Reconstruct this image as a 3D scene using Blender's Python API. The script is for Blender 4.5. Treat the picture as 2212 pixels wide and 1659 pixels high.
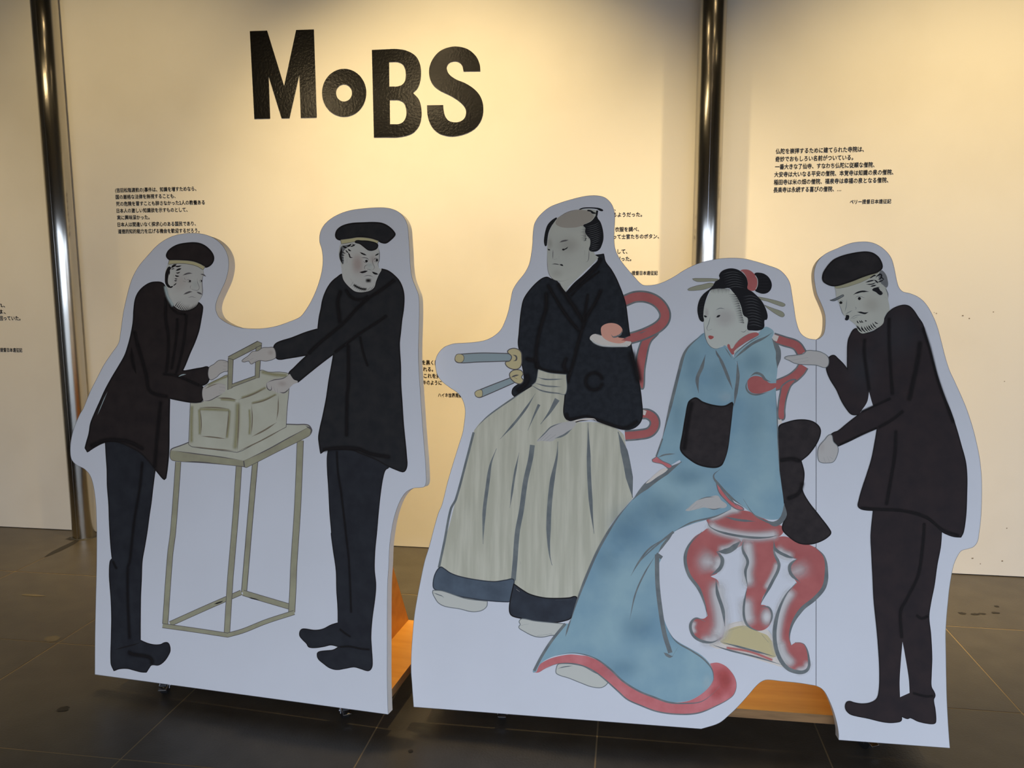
import bpy, bmesh, math, random
from mathutils import Matrix, Vector
from mathutils.geometry import tessellate_polygon

for _o in list(bpy.data.objects):
    bpy.data.objects.remove(_o)
SC = bpy.context.scene
COL = SC.collection
random.seed(4)

# ------------------------------------------------------------------ camera
H = 1.25                      # eye height in metres; all plan figures below are multiples of it
FPX, CX, CY = 1686.4, 1106.0, 829.5
RW = Matrix(((0.98893, 0.14833, -0.00260), (0.01703, -0.13130, -0.99120), (-0.14740, 0.98020, -0.13237)))
EYE = Vector((0, 0, H))
cam = bpy.data.cameras.new('camera')
cam.sensor_width = 36.0
cam.lens = FPX / 2212 * 36.0
cam.clip_start = 0.05
camo = bpy.data.objects.new('camera', cam)
COL.objects.link(camo)
m3 = Matrix((RW[0], -RW[1], -RW[2])).transposed()
camo.matrix_world = Matrix.Translation(EYE) @ m3.to_4x4()
SC.camera = camo

# ------------------------------------------------------------------ world, lights, exposure
WALL_Y = 2.75 * H
CEIL_Z = 4.55
SC.view_settings.view_transform = 'Standard'
SC.view_settings.look = 'None'
SC.view_settings.gamma = 1.0
SC.view_settings.use_curve_mapping = False
SC.view_settings.exposure = 0.0
world = bpy.data.worlds.new('daylight')
SC.world = world
world.use_nodes = True
bgn = world.node_tree.nodes['Background']
bgn.inputs[0].default_value = (0.79, 0.91, 1.13, 1)
bgn.inputs[1].default_value = 3.35
WIN_F = (-2.6, 3.9, 0.0, 1.8)      # opening in the wall behind the viewer: x0, x1, z0, z1
WIN_R = (-1.6, 0.7, 0.0, 1.8)      # opening in the right-hand wall: y0, y1, z0, z1
ROOM_X0, ROOM_X1, ROOM_Y0 = -4.20 * H, 3.33 * H, -1.388 * H


def portal(loc, rot, w, h):
    l = bpy.data.lights.new('window_daylight', 'AREA')
    l.shape = 'RECTANGLE'
    l.size, l.size_y = w, h
    l.cycles.is_portal = True
    o = bpy.data.objects.new('window_daylight', l)
    COL.objects.link(o)
    o.location, o.rotation_euler = loc, rot


portal(((WIN_F[0] + WIN_F[1]) / 2, ROOM_Y0, (WIN_F[2] + WIN_F[3]) / 2), (math.pi / 2, 0, 0), WIN_F[1] - WIN_F[0], WIN_F[3] - WIN_F[2])
portal((ROOM_X1, (WIN_R[0] + WIN_R[1]) / 2, (WIN_R[2] + WIN_R[3]) / 2), (math.pi / 2, 0, math.pi / 2), WIN_R[1] - WIN_R[0], WIN_R[3] - WIN_R[2])


def spot(name, loc, aim, watts, angle, blend, color, radius=0.04, wide=1.0):
    l = bpy.data.lights.new(name, 'SPOT')
    l.energy = watts
    l.spot_size = math.radians(angle)
    l.spot_blend = blend
    l.color = color
    l.shadow_soft_size = radius
    o = bpy.data.objects.new(name, l)
    COL.objects.link(o)
    o.location = loc
    o.rotation_euler = (Vector(aim) - Vector(loc)).to_track_quat('-Z', 'Y').to_euler()
    o.scale = (wide, 1, 1)
    return o


WARM = (1.0, 0.735, 0.345)
LAMP_Z = CEIL_Z - 0.16
LAMPS = [  # x, aim x, aim z, watts, cone, width of the beam
    (-0.70, -0.62, 0.22, 1060, 35, 2.0),
    (1.42, 1.46, 0.2, 930, 34, 2.4),
    (-2.1, -1.95, 0.5, 340, 36, 2.4),
    (-4.2, -4.1, 0.2, 300, 35, 2.4),
    (3.7, 3.7, 0.2, 500, 32, 1.7),
]
for lx, ax, az, w, ang, wd in LAMPS:
    spot('wall_spot_light', (lx, 2.44, LAMP_Z), (ax, WALL_Y, az), w, ang, 1.0, WARM, .04, wd)
for lx in (-2.2, -0.45, 1.5):
    spot('base_down_light', (lx, 2.74, LAMP_Z), (lx, 2.55, 0), 300, 30, .9, WARM, .04)
TRACK_Z = 3.15                     # lamps on low tracks through the room; the steel pillars mirror them
for lx, ly in ((-1.5, .7), (-1.6, .1), (-1.4, -.6), (-1.5, -1.5), (1.0, .8), (1.1, .2), (.9, -.5), (1.0, -1.5), (2.6, .3)):
    spot('track_light', (lx, ly, TRACK_Z), (lx, ly, 0), 3.4 if lx < 0 else 1.7, 165, 0.3, (1.0, 0.74, 0.40), 0.022)
for lx in (-3.3, -2.2):
    spot('track_light', (lx, -1.55, TRACK_Z), (lx * .6, WALL_Y, 1.6), 14, 100, 0.6, (1.0, 0.76, 0.42), 0.10)


# ------------------------------------------------------------------ helpers
def ray(px, py):
    c = Vector(((px - CX) / FPX, (py - CY) / FPX, 1.0))
    return RW.transposed() @ c


def wall_pt(px, py, off=0.0):
    d = ray(px, py)
    return EYE + d * ((WALL_Y - off) / d.y)


def floor_pt(px, py, z=0.0):
    d = ray(px, py)
    return EYE + d * ((z - H) / d.z)


def lin(c):
    c = c / 255.0
    return c / 12.92 if c <= 0.04045 else ((c + 0.055) / 1.055) ** 2.4


def srgb(r, g, b):
    return (lin(r), lin(g), lin(b), 1.0)


def ink(rgb, board=(172, 174, 184), base=0.80):
    """albedo of an ink that reads rgb where the bare board reads board"""
    return tuple(min(0.9, base * lin(a) / lin(b)) for a, b in zip(rgb, board)) + (1.0,)


def mat(name, col, rough=0.6, metal=0.0, spec=0.3, noise=None, bump=None, soft=False, stretch=None):
    m = bpy.data.materials.new(name)
    m.use_nodes = True
    nt = m.node_tree
    p = nt.nodes['Principled BSDF']
    p.inputs['Base Color'].default_value = col
    p.inputs['Roughness'].default_value = rough
    p.inputs['Metallic'].default_value = metal
    p.inputs['Specular IOR Level'].default_value = spec
    tc = mp = None
    if noise or bump:
        tc = nt.nodes.new('ShaderNodeTexCoord')
        mp = nt.nodes.new('ShaderNodeMapping')
        nt.links.new(tc.outputs['Object'], mp.inputs[0])
        if stretch:
            mp.inputs['Scale'].default_value = stretch
    if noise:                       # (scale, detail, other colour, low, high)
        sc, det, col2, lo, hi = noise
        n = nt.nodes.new('ShaderNodeTexNoise')
        n.inputs['Scale'].default_value = sc
        n.inputs['Detail'].default_value = det
        nt.links.new(mp.outputs[0], n.inputs['Vector'])
        r = nt.nodes.new('ShaderNodeMapRange')
        r.inputs['From Min'].default_value = lo
        r.inputs['From Max'].default_value = hi
        nt.links.new(n.outputs['Fac'], r.inputs['Value'])
        x = nt.nodes.new('ShaderNodeMix')
        x.data_type = 'RGBA'
        x.inputs['A'].default_value = col
        x.inputs['B'].default_value = col2
        nt.links.new(r.outputs[0], x.inputs['Factor'])
        nt.links.new(x.outputs['Result'], p.inputs['Base Color'])
    if bump:                        # (scale, strength, distance)
        n = nt.nodes.new('ShaderNodeTexNoise')
        n.inputs['Scale'].default_value = bump[0]
        n.inputs['Detail'].default_value = 3
        nt.links.new(mp.outputs[0], n.inputs['Vector'])
        b = nt.nodes.new('ShaderNodeBump')
        b.inputs['Strength'].default_value = bump[1]
        b.inputs['Distance'].default_value = bump[2]
        nt.links.new(n.outputs['Fac'], b.inputs['Height'])
        nt.links.new(b.outputs[0], p.inputs['Normal'])
    if soft:
        a = nt.nodes.new('ShaderNodeAttribute')
        a.attribute_name = 'ink_alpha'
        t = nt.nodes.new('ShaderNodeBsdfTransparent')
        mx = nt.nodes.new('ShaderNodeMixShader')
        nt.links.new(a.outputs['Fac'], mx.inputs[0])
        nt.links.new(t.outputs[0], mx.inputs[1])
        nt.links.new(p.outputs[0], mx.inputs[2])
        nt.links.new(mx.outputs[0], nt.nodes['Material Output'].inputs[0])
    return m


def tag(o, label=None, cat=None, group=None, kind=None):
    if label:
        o['label'] = label
    if cat:
        o['category'] = cat
    if group:
        o['group'] = group
    if kind:
        o['kind'] = kind
    return o


def link(name, mesh, parent=None):
    o = bpy.data.objects.new(name, mesh)
    COL.objects.link(o)
    if parent:
        o.parent = parent
    return o


def bm_obj(name, bm, material, parent=None, smooth=False):
    me = bpy.data.meshes.new(name)
    bmesh.ops.recalc_face_normals(bm, faces=bm.faces)
    bm.to_mesh(me)
    bm.free()
    for mm in (material if isinstance(material, (list, tuple)) else [material]):
        me.materials.append(mm)
    if smooth:
        for p in me.polygons:
            p.use_smooth = True
    return link(name, me, parent)


def add_box(bm, lo, hi, bevel=0.0):
    r = bmesh.ops.create_cube(bm, size=1.0)
    vs = r['verts']
    for v in vs:
        v.co = Vector([lo[i] + (hi[i] - lo[i]) * (v.co[i] + 0.5) for i in range(3)])
    if bevel:
        es = list({e for v in vs for e in v.link_edges})
        bmesh.ops.bevel(bm, geom=es, offset=bevel, segments=2, affect='EDGES', profile=0.5)


def add_cyl(bm, a, b, r1, r2=None, n=24, caps=True):
    a, b = Vector(a), Vector(b)
    r2 = r1 if r2 is None else r2
    d = b - a
    res = bmesh.ops.create_cone(bm, cap_ends=caps, segments=n, radius1=r1, radius2=r2, depth=d.length)
    q = d.to_track_quat('Z', 'Y').to_matrix().to_4x4()
    bmesh.ops.transform(bm, matrix=Matrix.Translation((a + b) / 2) @ q, verts=res['verts'])


def box(name, lo, hi, material, parent=None, bevel=0.0):
    bm = bmesh.new()
    add_box(bm, lo, hi, bevel)
    return bm_obj(name, bm, material, parent)


def empty(name, loc=(0, 0, 0), rz=0.0):
    o = bpy.data.objects.new(name, None)
    COL.objects.link(o)
    o.empty_display_size = 0.1
    o.location = loc
    o.rotation_euler = (0, 0, rz)
    return o


# ------------------------------------------------------------------ curve tracing
FRAMES = {'PX': (0, 0, 1.0)}
for _k, _x, _y in (('LA', 150, 500), ('LB', 150, 800), ('LC', 150, 1100), ('MA', 450, 430), ('MB', 450, 780), ('MC', 450, 1150),
                   ('RA', 910, 415), ('RB', 880, 740), ('RC', 880, 1100), ('GA', 1270, 540), ('GB', 1270, 850), ('GC', 1270, 1130),
                   ('OA', 1650, 510), ('OB', 1650, 880), ('OC', 1650, 1220)):
    FRAMES[_k] = (_x, _y, 3.998)
for _k, _x, _y in (('H1', 320, 510), ('H2', 710, 460), ('H3', 700, 540), ('S1', 1150, 430), ('S2', 1150, 520), ('O1', 1760, 530), ('O2', 1770, 600)):
    FRAMES[_k] = (_x, _y, 12.02)
FRAMES['GH'] = (1470, 570, 8.0145)
FRAMES['W2'] = (500, 0, 3.16)


def parse(s):
    """'LA 10,20 30,40* MB ...' -> list of (x, y, corner) in picture units and the width scale"""
    pts, fr = [], FRAMES['PX']
    for tok in s.split():
        if tok in FRAMES:
            fr = FRAMES[tok]
            continue
        cn = tok.endswith('*')
        x, y = tok.rstrip('*').split(',')
        pts.append((fr[0] + float(x) / fr[2], fr[1] + float(y) / fr[2], cn))
    return pts, fr[2]


def spline(pts, closed, step=3.0):
    n = len(pts)
    P = [Vector((p[0], p[1])) for p in pts]
    T = []
    for i in range(n):
        if pts[i][2] or (not closed and i in (0, n - 1)):
            T.append(None)
            continue
        a, b, c = P[i - 1], P[i], P[(i + 1) % n]
        d = (c - a)
        T.append(d.normalized() if d.length > 1e-9 else Vector((0, 0)))
    out = []
    for i in range(n if closed else n - 1):
        a, b = P[i], P[(i + 1) % n]
        L = (b - a).length
        if L < 1e-6:
            continue
        ta = T[i] * L if T[i] is not None else (b - a)
        tb = T[(i + 1) % n] * L if T[(i + 1) % n] is not None else (b - a)
        k = max(1, int(math.ceil(L / step)))
        if T[i] is None and T[(i + 1) % n] is None:
            k = 1
        for j in range(k):
            t = j / k
            t2, t3 = t * t, t * t * t
            out.append(a * (2 * t3 - 3 * t2 + 1) + ta * (t3 - 2 * t2 + t) + b * (-2 * t3 + 3 * t2) + tb * (t3 - t2))
    if not closed:
        out.append(P[-1])
    return out


class Panel:
    """a flat board that leans back on its stand; turns picture points into board points"""

    def __init__(self, a, b, zb, lean):
        A, B = floor_pt(a[0], a[1], zb), floor_pt(b[0], b[1], zb)
        self.u = (B - A).normalized()
        back = Vector((-self.u.y, self.u.x, 0))
        self.up = Vector((0, 0, 1)) * math.cos(lean) + back * math.sin(lean)
        self.n = self.u.cross(self.up)
        self.o = (A + B) / 2
        self.back = back
        self.width = (B - A).length
        self.yaw = math.atan2(self.u.y, self.u.x)
        self.lean, self.zb = lean, zb
        self.layer = 0.00005

    def st(self, x, y):
        d = ray(x, y)
        p = EYE + d * ((self.o - EYE).dot(self.n) / d.dot(self.n)) - self.o
        return p.dot(self.u), p.dot(self.up)

    def place(self, o):
        o.location = (0, 0, self.zb)
        o.rotation_euler = (-self.lean, 0, 0)


class Art:
    """flat printed shapes on one board, gathered into one mesh"""

    def __init__(self, panel):
        self.p, self.v, self.f, self.mi, self.al, self.mats = panel, [], [], [], [], []

    def _m(self, m):
        if m not in self.mats:
            self.mats.append(m)
        return self.mats.index(m)

    def _d(self):
        self.p.layer += 0.000003
        return -self.p.layer

    def _poly(self, loops, m):
        d = self._d()
        base = len(self.v)
        flat = [q for lp in loops for q in lp]
        for q in flat:
            s, t = self.p.st(q[0], q[1])
            self.v.append((s, d, t))
            self.al.append(1.0)
        k = self._m(m)
        for tri in tessellate_polygon([[Vector((q[0], q[1], 0)) for q in lp] for lp in loops]):
            self.f.append([base + i for i in tri])
            self.mi.append(k)

    def fill(self, s, m, edge=None, holes=()):
        pts, sc = parse(s)
        lp = spline(pts, True)
        self._poly([lp] + [spline(parse(h)[0], True) for h in holes], m)
        if edge:
            self._ribbon(lp + [lp[0], lp[1]], edge[0], edge[1] / sc, 'n', False, 1.0)

    def dot(self, fr, x, y, rx, ry, m):
        f = FRAMES[fr]
        self._poly([[Vector((f[0] + (x + rx * math.cos(a)) / f[2], f[1] + (y + ry * math.sin(a)) / f[2])) for a in [i * math.tau / 16 for i in range(16)]]], m)

    def line(self, s, m, w, taper='b', soft=False, alpha=1.0, cased=None):
        pts, sc = parse(s)
        q = spline(pts, False, 2.0)
        if cased:                       # a bar with dark sides
            self._ribbon(q, cased[0], (w + cased[1]) / sc, 'n', False, 1.0)
        self._ribbon(q, m, w / sc, taper, soft, alpha)

    def _ribbon(self, q, m, w, taper, soft, alpha):
        if soft and m.name == 'wash_black':
            w *= 1.35
        d = self._d()
        n = len(q)
        L = [0.0]
        for i in range(1, n):
            L.append(L[-1] + (q[i] - q[i - 1]).length)
        tot = L[-1] or 1.0
        prof = ((-1, 0), (-.75, .12), (-.5, .45), (-.25, .85), (0, 1), (.25, .85), (.5, .45), (.75, .12), (1, 0)) if soft else ((-1, 1), (1, 1))
        base = len(self.v)
        c = len(prof)
        for i in range(n):
            t = L[i] / tot
            if taper == 'b':
                k = max(.12, min(1, t / .3, (1 - t) / .3))
            elif taper == 'e':
                k = max(.1, 1 - t)
            elif taper == 's':
                k = max(.1, t)
            else:
                k = 1.0
            if i == 0:
                tg = q[1] - q[0]
            elif i == n - 1:
                tg = q[-1] - q[-2]
            else:
                tg = q[i + 1] - q[i - 1]
            tg = tg.normalized() if tg.length > 1e-9 else Vector((1, 0))
            nn = Vector((-tg.y, tg.x)) * (w / 2 * k)
            ends = max(0.0, min(1.0, t * tot / (w * .4), (1 - t) * tot / (w * .4))) if soft else 1.0
            for u, a in prof:
                e = q[i] + nn * u
                s, z = self.p.st(e.x, e.y)
                self.v.append((s, d, z))
                self.al.append(a * alpha * ends)
        k = self._m(m)
        for i in range(n - 1):
            for j in range(c - 1):
                a = base + i * c + j
                self.f.append([a, a + c, a + c + 1, a + 1])
                self.mi.append(k)

    def blob(self, fr, x, y, rx, ry, m, alpha):
        """soft patch of thin wash"""
        f = FRAMES[fr]
        d = self._d()
        rings = ((0, 1), (.25, .9), (.5, .52), (.75, .14), (1, 0))
        alpha *= .5
        base = len(self.v)
        for r, a in rings:
            for i in range(20):
                th = i * math.tau / 20
                s, z = self.p.st(f[0] + (x + rx * r * math.cos(th)) / f[2], f[1] + (y + ry * r * math.sin(th)) / f[2])
                self.v.append((s, d, z))
                self.al.append(a * alpha)
        k = self._m(m)
        for g in range(4):
            for i in range(20):
                j = (i + 1) % 20
                self.f.append([base + g * 20 + i, base + g * 20 + j, base + (g + 1) * 20 + j, base + (g + 1) * 20 + i])
                self.mi.append(k)

    def build(self, name, parent, top=False, label=None):
        me = bpy.data.meshes.new(name)
        me.from_pydata(self.v, [], self.f)
        for m in self.mats:
            me.materials.append(m)
        me.polygons.foreach_set('material_index', self.mi)
        at = me.attributes.new('ink_alpha', 'FLOAT', 'POINT')
        at.data.foreach_set('value', self.al)
        me.update()
        o = link(name, me, parent)
        if top:
            self.p.place(o)
        if label:
            o['label'] = label
        return o


# ------------------------------------------------------------------ materials
M = {}
M['wall'] = mat('painted_wall', (0.80, 0.78, 0.73, 1), .38, spec=.28, noise=(2.2, 4, (0.74, 0.715, 0.66, 1), .45, .8), bump=(260, .05, .002))
M['drab'] = mat('dim_plaster', (0.16, 0.145, 0.12, 1), .8)
M['paving'] = mat('outside_paving', (0.30, 0.30, 0.29, 1), .9)
M['ceiling'] = mat('dark_ceiling', (0.05, 0.045, 0.04, 1), .8)
M['steel'] = mat('brushed_steel', (0.60, 0.57, 0.51, 1), .15, metal=1.0, noise=(30, 4, (0.44, 0.42, 0.37, 1), .35, .75), stretch=(1, 1, .05))
_nt = M['steel'].node_tree
_tg = _nt.nodes.new('ShaderNodeTangent')
_tg.direction_type, _tg.axis = 'RADIAL', 'Z'
_nt.nodes['Principled BSDF'].inputs['Anisotropic'].default_value = .98
_nt.links.new(_tg.outputs[0], _nt.nodes['Principled BSDF'].inputs['Tangent'])
M['tile'] = mat('slate_tile', (0.041, 0.035, 0.028, 1), .42, spec=.4, noise=(6, 6, (0.056, 0.049, 0.040, 1), .35, .7), bump=(90, .25, .002))
M['grout'] = mat('tile_grout', (0.23, 0.175, 0.105, 1), .7)
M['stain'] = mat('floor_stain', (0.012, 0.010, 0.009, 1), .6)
M['stain_pale'] = mat('floor_scuff', (0.11, 0.095, 0.07, 1), .7)
M['vinyl'] = mat('black_vinyl', (0.006, 0.006, 0.007, 1), .17, spec=.5, bump=(95, .2, .002))
M['letter'] = mat('black_letter_ink', (0.010, 0.009, 0.009, 1), .5)
M['board'] = mat('white_board', (0.80, 0.80, 0.82, 1), .5, spec=.25, noise=(3, 3, (0.77, 0.77, 0.785, 1), .4, .7))
M['core'] = mat('board_edge', (0.78, 0.76, 0.72, 1), .65)
M['cut'] = mat('cut_line', (0.16, 0.16, 0.17, 1), .7)
M['ply'] = mat('orange_plywood', (0.72, 0.35, 0.065, 1), .45, noise=(5, 5, (0.62, 0.28, 0.045, 1), .35, .7), stretch=(1, 6, 6))
M['plyedge'] = mat('plywood_edge', (0.34, 0.19, 0.08, 1), .6, noise=(14, 4, (0.25, 0.14, 0.06, 1), .35, .7), stretch=(1, 1, 8))
M['rubber'] = mat('black_rubber', (0.015, 0.015, 0.016, 1), .5)
M['chrome'] = mat('chrome', (0.7, 0.7, 0.72, 1), .2, metal=1.0)

K = (168, 168, 176)           # what the bare board reads, left stand
KR = (160, 168, 186)          # right stand
M['coat'] = mat('ink_coat', ink((37, 31, 31), K), .66, spec=.12, noise=(26, 5, ink((31, 26, 27), K), .35, .65))
M['coat2'] = mat('ink_coat_black', ink((35, 34, 36), K), .66, spec=.12, noise=(26, 5, ink((28, 28, 31), K), .35, .65))
M['navy'] = mat('ink_trouser_navy', ink((34, 35, 40), K), .66, spec=.12, noise=(24, 5, ink((29, 29, 34), K), .35, .65))
M['brown'] = mat('ink_coat_brown', ink((37, 32, 36), KR), .66, spec=.12, noise=(24, 5, ink((31, 28, 33), KR), .35, .65))
M['char'] = mat('ink_charcoal', ink((35, 34, 38), KR), .66, spec=.12, noise=(26, 5, ink((28, 28, 32), KR), .35, .65))
M['robe'] = mat('ink_robe', ink((29, 33, 41), KR), .66, spec=.12, noise=(60, 6, ink((24, 27, 34), KR), .4, .62))
M['black'] = mat('ink_black', ink((24, 21, 22), K), .66, spec=.12)
M['hair'] = mat('ink_hair', ink((22, 23, 28), KR), .66, spec=.12)
M['haird'] = mat('ink_hair_streak', ink((64, 68, 76), KR), .66, spec=.12)
M['face'] = mat('ink_face', ink((150, 147, 146), K), .66, spec=.12, noise=(9, 3, ink((158, 156, 154), K), .35, .7))
M['face2'] = mat('ink_face_grey', ink((138, 144, 148), KR), .66, spec=.12, noise=(9, 3, ink((146, 152, 155), KR), .35, .7))
M['facew'] = mat('ink_face_pale', ink((148, 156, 162), KR), .66, spec=.12)
M['scalp'] = mat('ink_scalp', ink((124, 123, 124), KR), .66, spec=.12)
M['band'] = mat('ink_cap_band', ink((150, 142, 112), K), .66, spec=.12)
M['bandr'] = mat('ink_cap_band_dull', ink((124, 126, 112), KR), .66, spec=.12)
M['wood'] = mat('ink_pale_wood', ink((152, 150, 140), K), .66, spec=.12, noise=(14, 4, ink((145, 142, 131), K), .35, .7))
M['olive'] = mat('ink_olive', ink((128, 124, 106), K), .66, spec=.12, noise=(20, 4, ink((117, 112, 97), K), .35, .7))
M['sepia'] = mat('ink_sepia', ink((98, 88, 76), K), .66, spec=.12)
M['line'] = mat('ink_line', ink((74, 70, 72), K), .66, spec=.12)
M['slate'] = mat('ink_slate', ink((80, 88, 98), KR), .66, spec=.12, noise=(30, 4, ink((94, 102, 110), KR), .4, .7))
M['hemline'] = mat('ink_slate_blue', ink((66, 78, 96), KR), .66, spec=.12, noise=(22, 5, ink((56, 66, 82), KR), .35, .7))
M['hemdark'] = mat('ink_blue_black', ink((42, 48, 60), KR), .66, spec=.12, noise=(22, 5, ink((34, 38, 48), KR), .35, .7))
M['hakama'] = mat('ink_hakama', ink((140, 144, 140), KR), .66, spec=.12, noise=(16, 4, ink((153, 157, 155), KR), .4, .65), stretch=(3.2, 1, .28))
M['blue'] = mat('ink_kimono_blue', ink((94, 124, 149), KR), .66, spec=.12, noise=(5.5, 5, ink((113, 141, 160), KR), .38, .62))
M['red'] = mat('ink_red', ink((138, 82, 87), KR), .66, spec=.12, noise=(18, 4, ink((128, 73, 78), KR), .35, .7))
M['salmon'] = mat('ink_salmon', ink((184, 128, 122), KR), .66, spec=.12)
M['pink'] = mat('ink_pink_hem', ink((156, 98, 108), KR), .66, spec=.12, noise=(18, 4, ink((144, 80, 88), KR), .35, .7))
M['cream'] = mat('ink_cream', ink((164, 164, 170), KR), .66, spec=.12)
M['obi'] = mat('ink_obi', ink((40, 37, 41), KR), .66, spec=.12, noise=(40, 5, ink((32, 30, 34), KR), .35, .65))
M['foot'] = mat('ink_foot', ink((150, 156, 162), KR), .66, spec=.12)
M['steelblue'] = mat('ink_sword_blue', ink((112, 128, 142), KR), .66, spec=.12)
M['tan'] = mat('ink_tan', ink((150, 145, 120), KR), .66, spec=.12)
M['pin'] = mat('ink_hairpin', ink((118, 122, 114), KR), .66, spec=.12)
M['flesh'] = mat('ink_hand', ink((150, 144, 142), K), .66, spec=.12)
M['fleshr'] = mat('ink_hand_cool', ink((142, 145, 154), KR), .66, spec=.12)
M['lip'] = mat('ink_lip', ink((132, 70, 72), KR), .66, spec=.12)
M['paper'] = M['board']
for _n, _c, _b in (('s_black', (24, 21, 22), K), ('s_cream', (161, 166, 179), KR), ('s_red', (150, 76, 80), KR), ('s_cheek', (140, 104, 98), K), ('s_mauve', (136, 126, 144), KR), ('s_grey', (92, 92, 96), K),
                   ('s_olive', (128, 122, 88), K), ('s_blue', (76, 108, 136), KR), ('s_pale', (172, 180, 190), KR), ('s_slate', (58, 66, 78), KR), ('s_white', (150, 160, 164), K),
                   ('s_brown', (116, 110, 108), KR), ('s_sepia', (104, 90, 66), K)):
    M[_n] = mat('wash_' + _n[2:], ink(_c, _b), .66, spec=.12, soft=True)

# ------------------------------------------------------------------ the room
COLS = [v * H for v in (-4.20, -3.68, -3.15, -2.62, -2.096, -1.56, -1.046, -.548, -.055, .431, .917, 1.40, 1.88, 2.36, 2.85, 3.33)]
ROWS = [v * H for v in (2.80, 2.318, 1.850, 1.388, .925, .462, 0.0, -.462, -.925, -1.388)]
floor = box('floor', (COLS[0], ROWS[-1], -.05), (COLS[-1], ROWS[0], -.0010), M['grout'])
tag(floor, 'dark slate tiled floor with pale joints', kind='structure')
bm = bmesh.new()
add_box(bm, (-.5, -.5, -.012), (.5, .5, 0))
tile_me = bpy.data.meshes.new('floor_tile')
bm.to_mesh(tile_me)
bm.free()
tile_me.materials.append(M['tile'])
GAP = .0045
for i in range(len(COLS) - 1):
    for j in range(len(ROWS) - 1):
        o = link('floor_tile', tile_me, floor)
        o.location = ((COLS[i] + COLS[i + 1]) / 2, (ROWS[j] + ROWS[j + 1]) / 2, random.uniform(-.0004, .0004))
        o.scale = (COLS[i + 1] - COLS[i] - GAP, ROWS[j] - ROWS[j + 1] - GAP, 1)


def stain(name, px, py, w, d, rot, material, k=14):
    p = floor_pt(px, py)
    bm = bmesh.new()
    vs = []
    for i in range(k):
        a = i * math.tau / k
        r = random.uniform(.75, 1.1)
        x, y = math.cos(a) * w / 2 * r, math.sin(a) * d / 2 * r
        vs.append(bm.verts.new((p.x + x * math.cos(rot) - y * math.sin(rot), p.y + x * math.sin(rot) + y * math.cos(rot), .0009)))
    bm.faces.new(vs)
    return bm_obj(name, bm, material, floor)


for a in ((137, 1532, .034, .03, .3), (887, 1623, .014, .014, 0), (2078, 1325, .03, .02, 0), (2107, 1327, .035, .018, .2), (2122, 1326, .03, .016, 0),
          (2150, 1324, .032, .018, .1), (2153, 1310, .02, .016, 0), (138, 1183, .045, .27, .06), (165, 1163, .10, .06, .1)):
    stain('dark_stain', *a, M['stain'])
for a in ((70, 1286, .12, .02, 0), (112, 1380, .06, .05, 0)):
    stain('pale_scuff', *a, M['stain_pale'])

wall = box('wall_back', (COLS[0], WALL_Y, 0.004), (COLS[-1], WALL_Y + .12, CEIL_Z), M['wall'])
tag(wall, 'cream painted wall washed by warm spotlights', kind='structure')
for px, py, w, h in ((1945 + 135, 682, .008, .005), (2094, 688, .006, .006), (2023, 677, .006, .004), (2018, 675, .004, .003), (2146, 674, .006, .004), (2101, 1206, .01, .006),
                     (2165, 1212, .008, .006), (2118, 1218, .005, .005), (2175, 1141, .006, .005), (2170, 824, .005, .004)):
    p = wall_pt(px, py, .0004)
    bm = bmesh.new()
    vs = [bm.verts.new((p.x + math.cos(a) * w / 2 * random.uniform(.6, 1.1), p.y, p.z + math.sin(a) * h / 2 * random.uniform(.6, 1.1))) for a in [i * math.tau / 9 for i in range(9)]]
    bm.faces.new(vs)
    bm_obj('wall_scuff', bm, M['sepia'], wall)
ceil = box('ceiling', (ROOM_X0, ROOM_Y0, CEIL_Z), (ROOM_X1, WALL_Y + .12, CEIL_Z + .1), M['ceiling'])
tag(ceil, 'dark ceiling', kind='structure')
tag(box('wall_left', (ROOM_X0 - .12, ROOM_Y0, 0), (ROOM_X0, WALL_Y + .12, CEIL_Z), M['drab']), 'dim plaster side wall', kind='structure')
bm = bmesh.new()
add_box(bm, (ROOM_X0 - .12, ROOM_Y0 - .12, 0), (WIN_F[0], ROOM_Y0, CEIL_Z))
add_box(bm, (WIN_F[1], ROOM_Y0 - .12, 0), (ROOM_X1 + .12, ROOM_Y0, CEIL_Z))
add_box(bm, (WIN_F[0], ROOM_Y0 - .12, WIN_F[3]), (WIN_F[1], ROOM_Y0, CEIL_Z))
tag(bm_obj('wall_front', bm, M['drab']), 'dim plaster wall behind the viewer with a wide opening', kind='structure')
bm = bmesh.new()
add_box(bm, (ROOM_X1, ROOM_Y0, 0), (ROOM_X1 + .12, WIN_R[0], CEIL_Z))
add_box(bm, (ROOM_X1, WIN_R[1], 0), (ROOM_X1 + .12, WALL_Y + .12, CEIL_Z))
add_box(bm, (ROOM_X1, WIN_R[0], WIN_R[3]), (ROOM_X1 + .12, WIN_R[1], CEIL_Z))
tag(bm_obj('wall_right', bm, M['drab']), 'dim plaster wall with a wide opening', kind='structure')
tag(box('ground', (-30, -40, -.30), (40, 40, -.06), M['paving']), 'grey paving outside', kind='structure')  # unseen slab, added to bounce sky light up onto the boards


def pillar(x, y, label):
    bm = bmesh.new()
    add_cyl(bm, (0, 0, 0), (0, 0, CEIL_Z), .0555, n=64, caps=False)
    root = bm_obj('steel_pillar', bm, M['steel'], smooth=True)
    root.location = (x, y, 0)
    bm = bmesh.new()
    add_cyl(bm, (0, 0, .0005), (0, 0, .004), .064, .0575, n=48)
    bm_obj('floor_collar', bm, M['rubber'], root)
    bm = bmesh.new()                                     # the welded seam that runs up the tube
    add_box(bm, (-.0009, -.0562, .004), (.0009, -.0540, CEIL_Z))
    bm_obj('weld_seam', bm, M['chrome'], root)
    return tag(root, label, 'pillar', 'steel pillars against the cream wall')


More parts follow.
